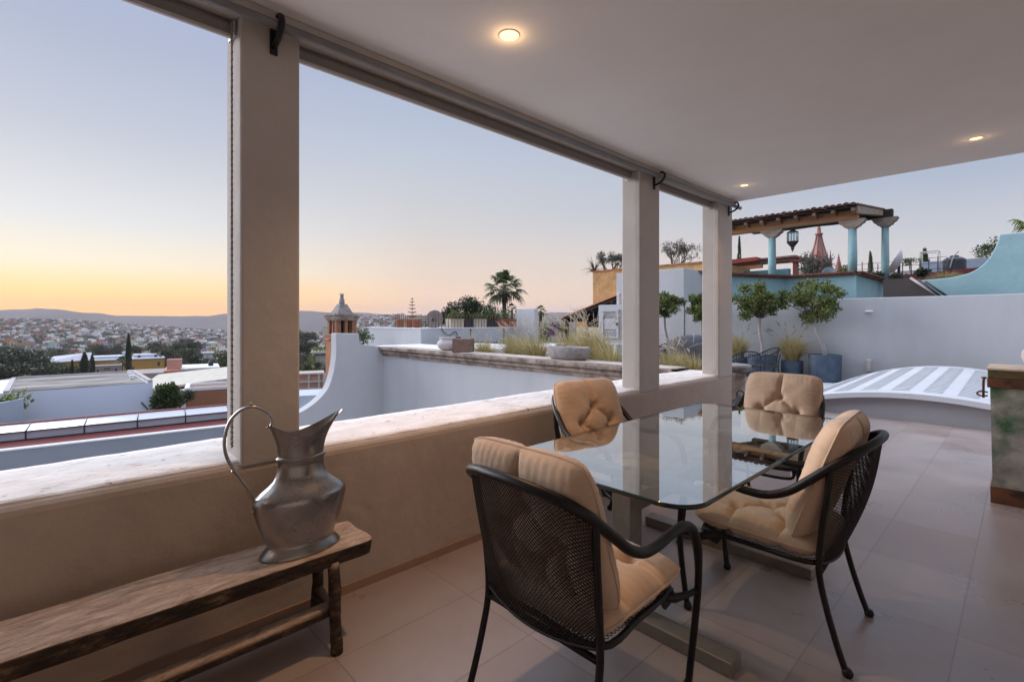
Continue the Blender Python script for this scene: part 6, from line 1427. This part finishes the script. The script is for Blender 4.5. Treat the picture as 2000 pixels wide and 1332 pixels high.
# strip between the nearest column and the chimney
t, P, w, h, dp, yw = block_house('garden_house', 611, 668, 694, 735, 58, (.52, .50, .46), 'pale house with a planted roof and an open upper pergola left of the chimney', depth=6, windows=[(.22, .52, .22, .3), (.75, .4, .2, .35)], rim=False)
b = MB(); b.box(P(.1 * w, 1.8, h + .35), (w * 1.25, 4.5, .18), yw); b.box(P(.18 * w, 2.6, h + 2.05), (w * .9, 3.2, .16), yw); b.build('roof_slab', M('slab_grey', (.42, .42, .40), .85, var=.1), t)
b = MB(); b.box(P(.22 * w, 3., h + 2.85), (w * .75, 2.4, 1.3), yw); b.build('upper_wall', M('upper_cream', (.50, .49, .42), .85, var=.15), t); b = MB(); b.box(P(.3 * w, 1.3, h + 1.6), (w * .5, .3, .55), yw); b.build('dark_opening', m_win, t)
rgv = random.Random(90); b = MB(); leaves(b, [tuple(P(-.42 * w + rgv.uniform(-.3, .3), .2, h * (.15 + .14 * k))) + (.62, 1.) for k in range(7)] + [tuple(P((-.4 + .16 * k) * w, .6, h + .75)) + (.42, .8) for k in range(7)], 1500, .2, rgv); o = b.build('climbing_vine', m_yellowleaf, loc=P(-.42 * w, .2, 0), fixn=False); tag(o, 'bright green climbing vine over the corner of the pale house left of the chimney', 'vine')
for i, (px, y, D, r, lm, nm) in enumerate([(598, 716, 52, .8, m_leaf_mid, 'rounded green bush at the foot of the vine-covered house'), (630, 721, 50, 1.0, m_leaf_olive, 'grey-green bush in front of the pale house left of the chimney'), (612, 728, 48, .8, m_leaf_dark, 'dark shrub between the vine and the brick walls')]): bush('bush', px, y, D, r, 420, .2, lm, nm, 95 + i)
t, P, w, h, dp, yw = block_house('brick_ruin', 586, 632, 729, 772, 36, (.46, .19, .13), 'unplastered red brick wall with pale concrete bands left of the chimney', depth=2., rim=False)
mb_ = bpy.data.materials.new('brick_red'); mb_.use_nodes = True; tn = NT(mb_.node_tree); pb = tn.n['Principled BSDF']; pb.inputs['Roughness'].default_value = .9
br = tn.add('ShaderNodeTexBrick', i_Scale=1.); br.inputs['Brick Width'].default_value = .26; br.inputs['Row Height'].default_value = .09; br.inputs['Mortar Size'].default_value = .012; br.inputs['Color1'].default_value = (.40, .13, .085, 1); br.inputs['Color2'].default_value = (.52, .22, .15, 1); br.inputs['Mortar'].default_value = (.5, .42, .36, 1)
tcb = tn.add('ShaderNodeTexCoord'); sxb = tn.add('ShaderNodeSeparateXYZ'); cbb = tn.add('ShaderNodeCombineXYZ'); tn.link(tcb, 'Object', sxb, 0); tn.link(sxb, 'Y', cbb, 'X'); tn.link(sxb, 'Z', cbb, 'Y'); tn.link(cbb, 0, br, 'Vector'); tn.link(br, 0, pb, 'Base Color')
for o in kids(t):
    if o.name.startswith('wall'): o.data.materials[0] = mb_
b = MB()
for u in (-.12, .28): b.box(P(u * w, -.03, h * .35), (.12, .08, h * 1.3), yw)
for v in (.62, .3, .98): b.box(P(0, -.035, v * h), (w * 1.02, .09, .10), yw)
b.box(P(.55 * w, .2, h * .35), (w * .22, .6, h * 1.2), yw); b.build('concrete_band', M('concrete_pale', (.55, .52, .49), .9, var=.1), t)
t, P, w, h, dp, yw = block_house('white_shed', 580, 634, 772, 800, 27, (.55, .60, .68), 'pale blue-white mottled wall below the brick walls, beside the curved white wall', depth=2.5, rim=False)
b = MB(); b.box(P(0, -.8, -.2), (w * 1.1, 2.2, .1), yw); b.build('ledge', m_white, t)
block_house('grey_house', 256, 324, 729, 752, 74, (.33, .29, .27), 'low dull grey-brown house with a flat roof between the grey roof and the pink house', depth=8, rim=False, windows=[(.3, .5, .2, .3), (.7, .5, .12, .3)])
# trees of the middle distance
for i, (px, y, D, h_, r, lab, n) in enumerate([(251, 736, 110, 9.3, .75, 'tall slim dark cypress in front of the yellow building', 1400), (165, 736, 105, 4.9, 1.05, 'left dark cypress of the pair above the grey roof', 1100), (180, 737, 108, 4.6, .6, 'right slimmer cypress of the pair above the grey roof', 800), (141, 737, 100, 3.2, .28, 'small thin cypress left of the dark pair', 400)]):
    p = atD(px, y, D); cypress((p.x, p.y, p.z), h_, r, lab, 110 + i, n=n, sz=.32)
for i, (px, y, D, R, lab) in enumerate([(91, 718, 140, 2.7, 'fan palm rising from the dark trees left of the hall'), (238, 706, 130, 1.9, 'pale palm just left of the tall slim cypress'), (412, 700, 145, 2.6, 'fan palm beside the white modern house')]):
    p = atD(px, y, D); palm('palm', (p.x, p.y, p.z - 5), p, R, lab, 120 + i, nf=20, lm=m_leaf_mid, tr=.25)
mid = [(10, 731, 125, 3.6, 1), (42, 729, 130, 3.6, 0), (62, 731, 118, 2.6, 0), (-6, 738, 100, 3.2, 0), (26, 735, 110, 3.4, 0), (28, 752, 85, 2.3, 0), (8, 757, 72, 2.2, 0), (112, 734, 112, 2.2, 1), (128, 737, 108, 1.8, 1), (150, 738, 112, 1.7, 1), (82, 744, 95, 1.6, 0), (66, 748, 92, 1.8, 0), (205, 700, 260, 4.4, 0), (222, 694, 270, 4.2, 1), (190, 692, 265, 4., 1), (105, 700, 250, 4., 1), (22, 700, 240, 4.6, 1), (315, 694, 210, 3.4, 2), (345, 690, 230, 4., 1), (300, 690, 240, 3.2, 0), (372, 700, 160, 2.4, 1), (395, 722, 105, 2.2, 0), (380, 690, 200, 3., 0), (325, 700, 150, 2.2, 1), (430, 716, 100, 2.2, 1), (420, 724, 84, 1.4, 1), (360, 680, 330, 4., 0), (270, 690, 230, 3.2, 1), (592, 700, 150, 3.2, 0), (600, 690, 200, 3.4, 1), (588, 668, 330, 5, 0), (606, 672, 300, 4.5, 0), (330, 786, 30, .55, 1), (352, 790, 29, .5, 0)]
dl = ['beside the cottages', 'behind the flat roofs', 'near the yellow building']
for i, (px, y, D, r, k) in enumerate(mid):
    p = atD(px, y, D); o = bpy.data.objects.new('valley_tree', TM[(i * 3 + k) % 9 if False else [0, 1, 2][k] + 3 * (i % 3)]); COL.objects.link(o); s_ = r / 2.6; o.location = (p.x, p.y, p.z - 1.5 * s_); o.rotation_euler = (0, 0, i * 1.3); o.scale = (s_ * 1.2, s_ * 1.2, s_ * .95)
    tag(o, f'{["dark green", "mid green", "brownish"][k]} rounded tree of the near valley, among the closer roofs', 'tree', f'{["dark green", "mid green", "brownish"][k]} trees of the near valley')

# ---- air
hz = MB(); hz.bb(-4500, 4500, -4500, 4500, -75, 118)
hm, tt = new_mat('haze'); ho = tt.add('ShaderNodeOutputMaterial'); pv = tt.add('ShaderNodeVolumePrincipled'); pv.inputs['Color'].default_value = (.72, .65, .68, 1); pv.inputs['Density'].default_value = .00021; pv.inputs['Anisotropy'].default_value = 0.
tt.l.new(pv.outputs[0], ho.inputs['Volume']); o = hz.build('haze', hm); o['kind'] = 'stuff'
# ================================================================= SKY, SUN, CAMERA
SUN_EL, SUN_AZ = math.radians(14), math.radians(106)     # azimuth from +Y towards -X
wd = bpy.data.worlds.new('World'); sc.world = wd; wd.use_nodes = True
t = NT(wd.node_tree); t.n.clear()
out = t.add('ShaderNodeOutputWorld'); bg = t.add('ShaderNodeBackground'); t.link(bg, 0, out, 0)
sky = t.add('ShaderNodeTexSky', sky_type='NISHITA', sun_disc=False)
sky.sun_elevation = SUN_EL; sky.sun_rotation = -SUN_AZ; sky.altitude = 1900; sky.air_density = 1.; sky.dust_density = 1.6; sky.ozone_density = 1.2
# dusk bands of the sky: warm towards the set sun, mauve-blue away from it, by elevation; unseen stops near the zenith are raised to add light below
tc = t.add('ShaderNodeTexCoord'); nv = t.add('ShaderNodeVectorMath', operation='NORMALIZE'); t.link(tc, 'Generated', nv, 0)
sx = t.add('ShaderNodeSeparateXYZ'); t.link(nv, 0, sx, 0)
def band(stops):
    stops = [(p, tuple(q * (.86 if p < .7 else 1.) for q in c)) for p, c in stops]
    r = t.add('ShaderNodeValToRGB'); e = r.color_ramp.elements
    e[0].position = stops[0][0]; e[0].color = (*stops[0][1], 1); e[1].position = stops[-1][0]; e[1].color = (*stops[-1][1], 1)
    for p, c in stops[1:-1]: q = e.new(p); q.color = (*c, 1)
    t.link(sx, 'Z', r, 0); return r
r1 = band([(0., (1.9, .86, .0)), (.02, (1.85, .88, .03)), (.05, (1.45, .95, .30)), (.09, (1.14, 1.0, .74)), (.155, (.87, .875, .87)), (.29, (.585, .62, .72)), (.41, (.455, .50, .65)), (.6, (.52, .59, .78)), (.8, (1.2, 1.3, 1.5)), (1., (1.5, 1.6, 1.85))])
r2 = band([(0., (1.3, .84, .50)), (.03, (1.22, .80, .52)), (.08, (.96, .74, .57)), (.18, (.72, .69, .68)), (.32, (.55, .61, .71)), (.45, (.43, .49, .67)), (.6, (.52, .59, .78)), (.8, (1.2, 1.3, 1.5)), (1., (1.5, 1.6, 1.85))])
r3 = band([(0., (.90, .74, .72)), (.05, (.80, .70, .70)), (.11, (.67, .67, .70)), (.22, (.44, .51, .64)), (.4, (.39, .48, .66)), (.6, (.50, .58, .78)), (.8, (1.2, 1.3, 1.5)), (1., (1.5, 1.6, 1.85))])
dt = t.add('ShaderNodeVectorMath', operation='DOT_PRODUCT'); t.link(nv, 0, dt, 0); dt.inputs[1].default_value = (-math.sin(math.radians(93)), math.cos(math.radians(93)), 0)
m1 = t.add('ShaderNodeMapRange'); m1.inputs[1].default_value = .02; m1.inputs[2].default_value = .82; t.link(dt, 'Value', m1, 0)
m2 = t.add('ShaderNodeMapRange'); m2.inputs[1].default_value = .80; m2.inputs[2].default_value = 1.; t.link(dt, 'Value', m2, 0)
a1 = t.add('ShaderNodeMix', data_type='RGBA'); t.link(m1, 0, a1, 0); t.l.new(r3.outputs[0], a1.inputs[6]); t.l.new(r2.outputs[0], a1.inputs[7])
a2 = t.add('ShaderNodeMix', data_type='RGBA'); t.link(m2, 0, a2, 0); t.l.new(a1.outputs[2], a2.inputs[6]); t.l.new(r1.outputs[0], a2.inputs[7])
sm = t.add('ShaderNodeMix', data_type='RGBA', blend_type='MULTIPLY'); sm.inputs[0].default_value = 1.; t.l.new(sky.outputs[0], sm.inputs[6]); sm.inputs[7].default_value = (.006, .006, .006, 1)
ad = t.add('ShaderNodeMix', data_type='RGBA', blend_type='ADD'); ad.inputs[0].default_value = 1.; t.l.new(a2.outputs[2], ad.inputs[6]); t.l.new(sm.outputs[2], ad.inputs[7])
t.l.new(ad.outputs[2], bg.inputs[0]); bg.inputs[1].default_value = .96
s = bpy.data.lights.new('sun', 'SUN'); s.energy = 3.4; s.angle = math.radians(40); s.color = (.97, .96, 1.)
so = bpy.data.objects.new('sun', s); COL.objects.link(so)
d = Vector((-math.sin(SUN_AZ) * math.cos(SUN_EL), math.cos(SUN_AZ) * math.cos(SUN_EL), math.sin(SUN_EL)))
so.rotation_euler = d.to_track_quat('Z', 'Y').to_euler(); so.location = (-20, 0, 20)
cam = bpy.data.cameras.new('camera'); co = bpy.data.objects.new('camera', cam); COL.objects.link(co)
cam.sensor_width = 36; cam.lens = FPX / 2000 * 36; cam.shift_y = -(666 - HYP) / 2000; cam.clip_start = .05; cam.clip_end = 30000
co.location = (0, 0, EYE); co.rotation_euler = (PI / 2, 0, YAW); sc.camera = co
sc.view_settings.view_transform = 'Standard'; sc.view_settings.look = 'None'; sc.view_settings.exposure = .22; sc.view_settings.gamma = 1.
sc.render.resolution_x = 1024; sc.render.resolution_y = 681
cy = sc.cycles
cy.use_denoising = True; cy.max_bounces = 10; cy.diffuse_bounces = 5; cy.glossy_bounces = 5; cy.transmission_bounces = 8; cy.transparent_max_bounces = 16; cy.volume_bounces = 2
cy.sample_clamp_indirect = 6.; cy.caustics_reflective = False; cy.caustics_refractive = False
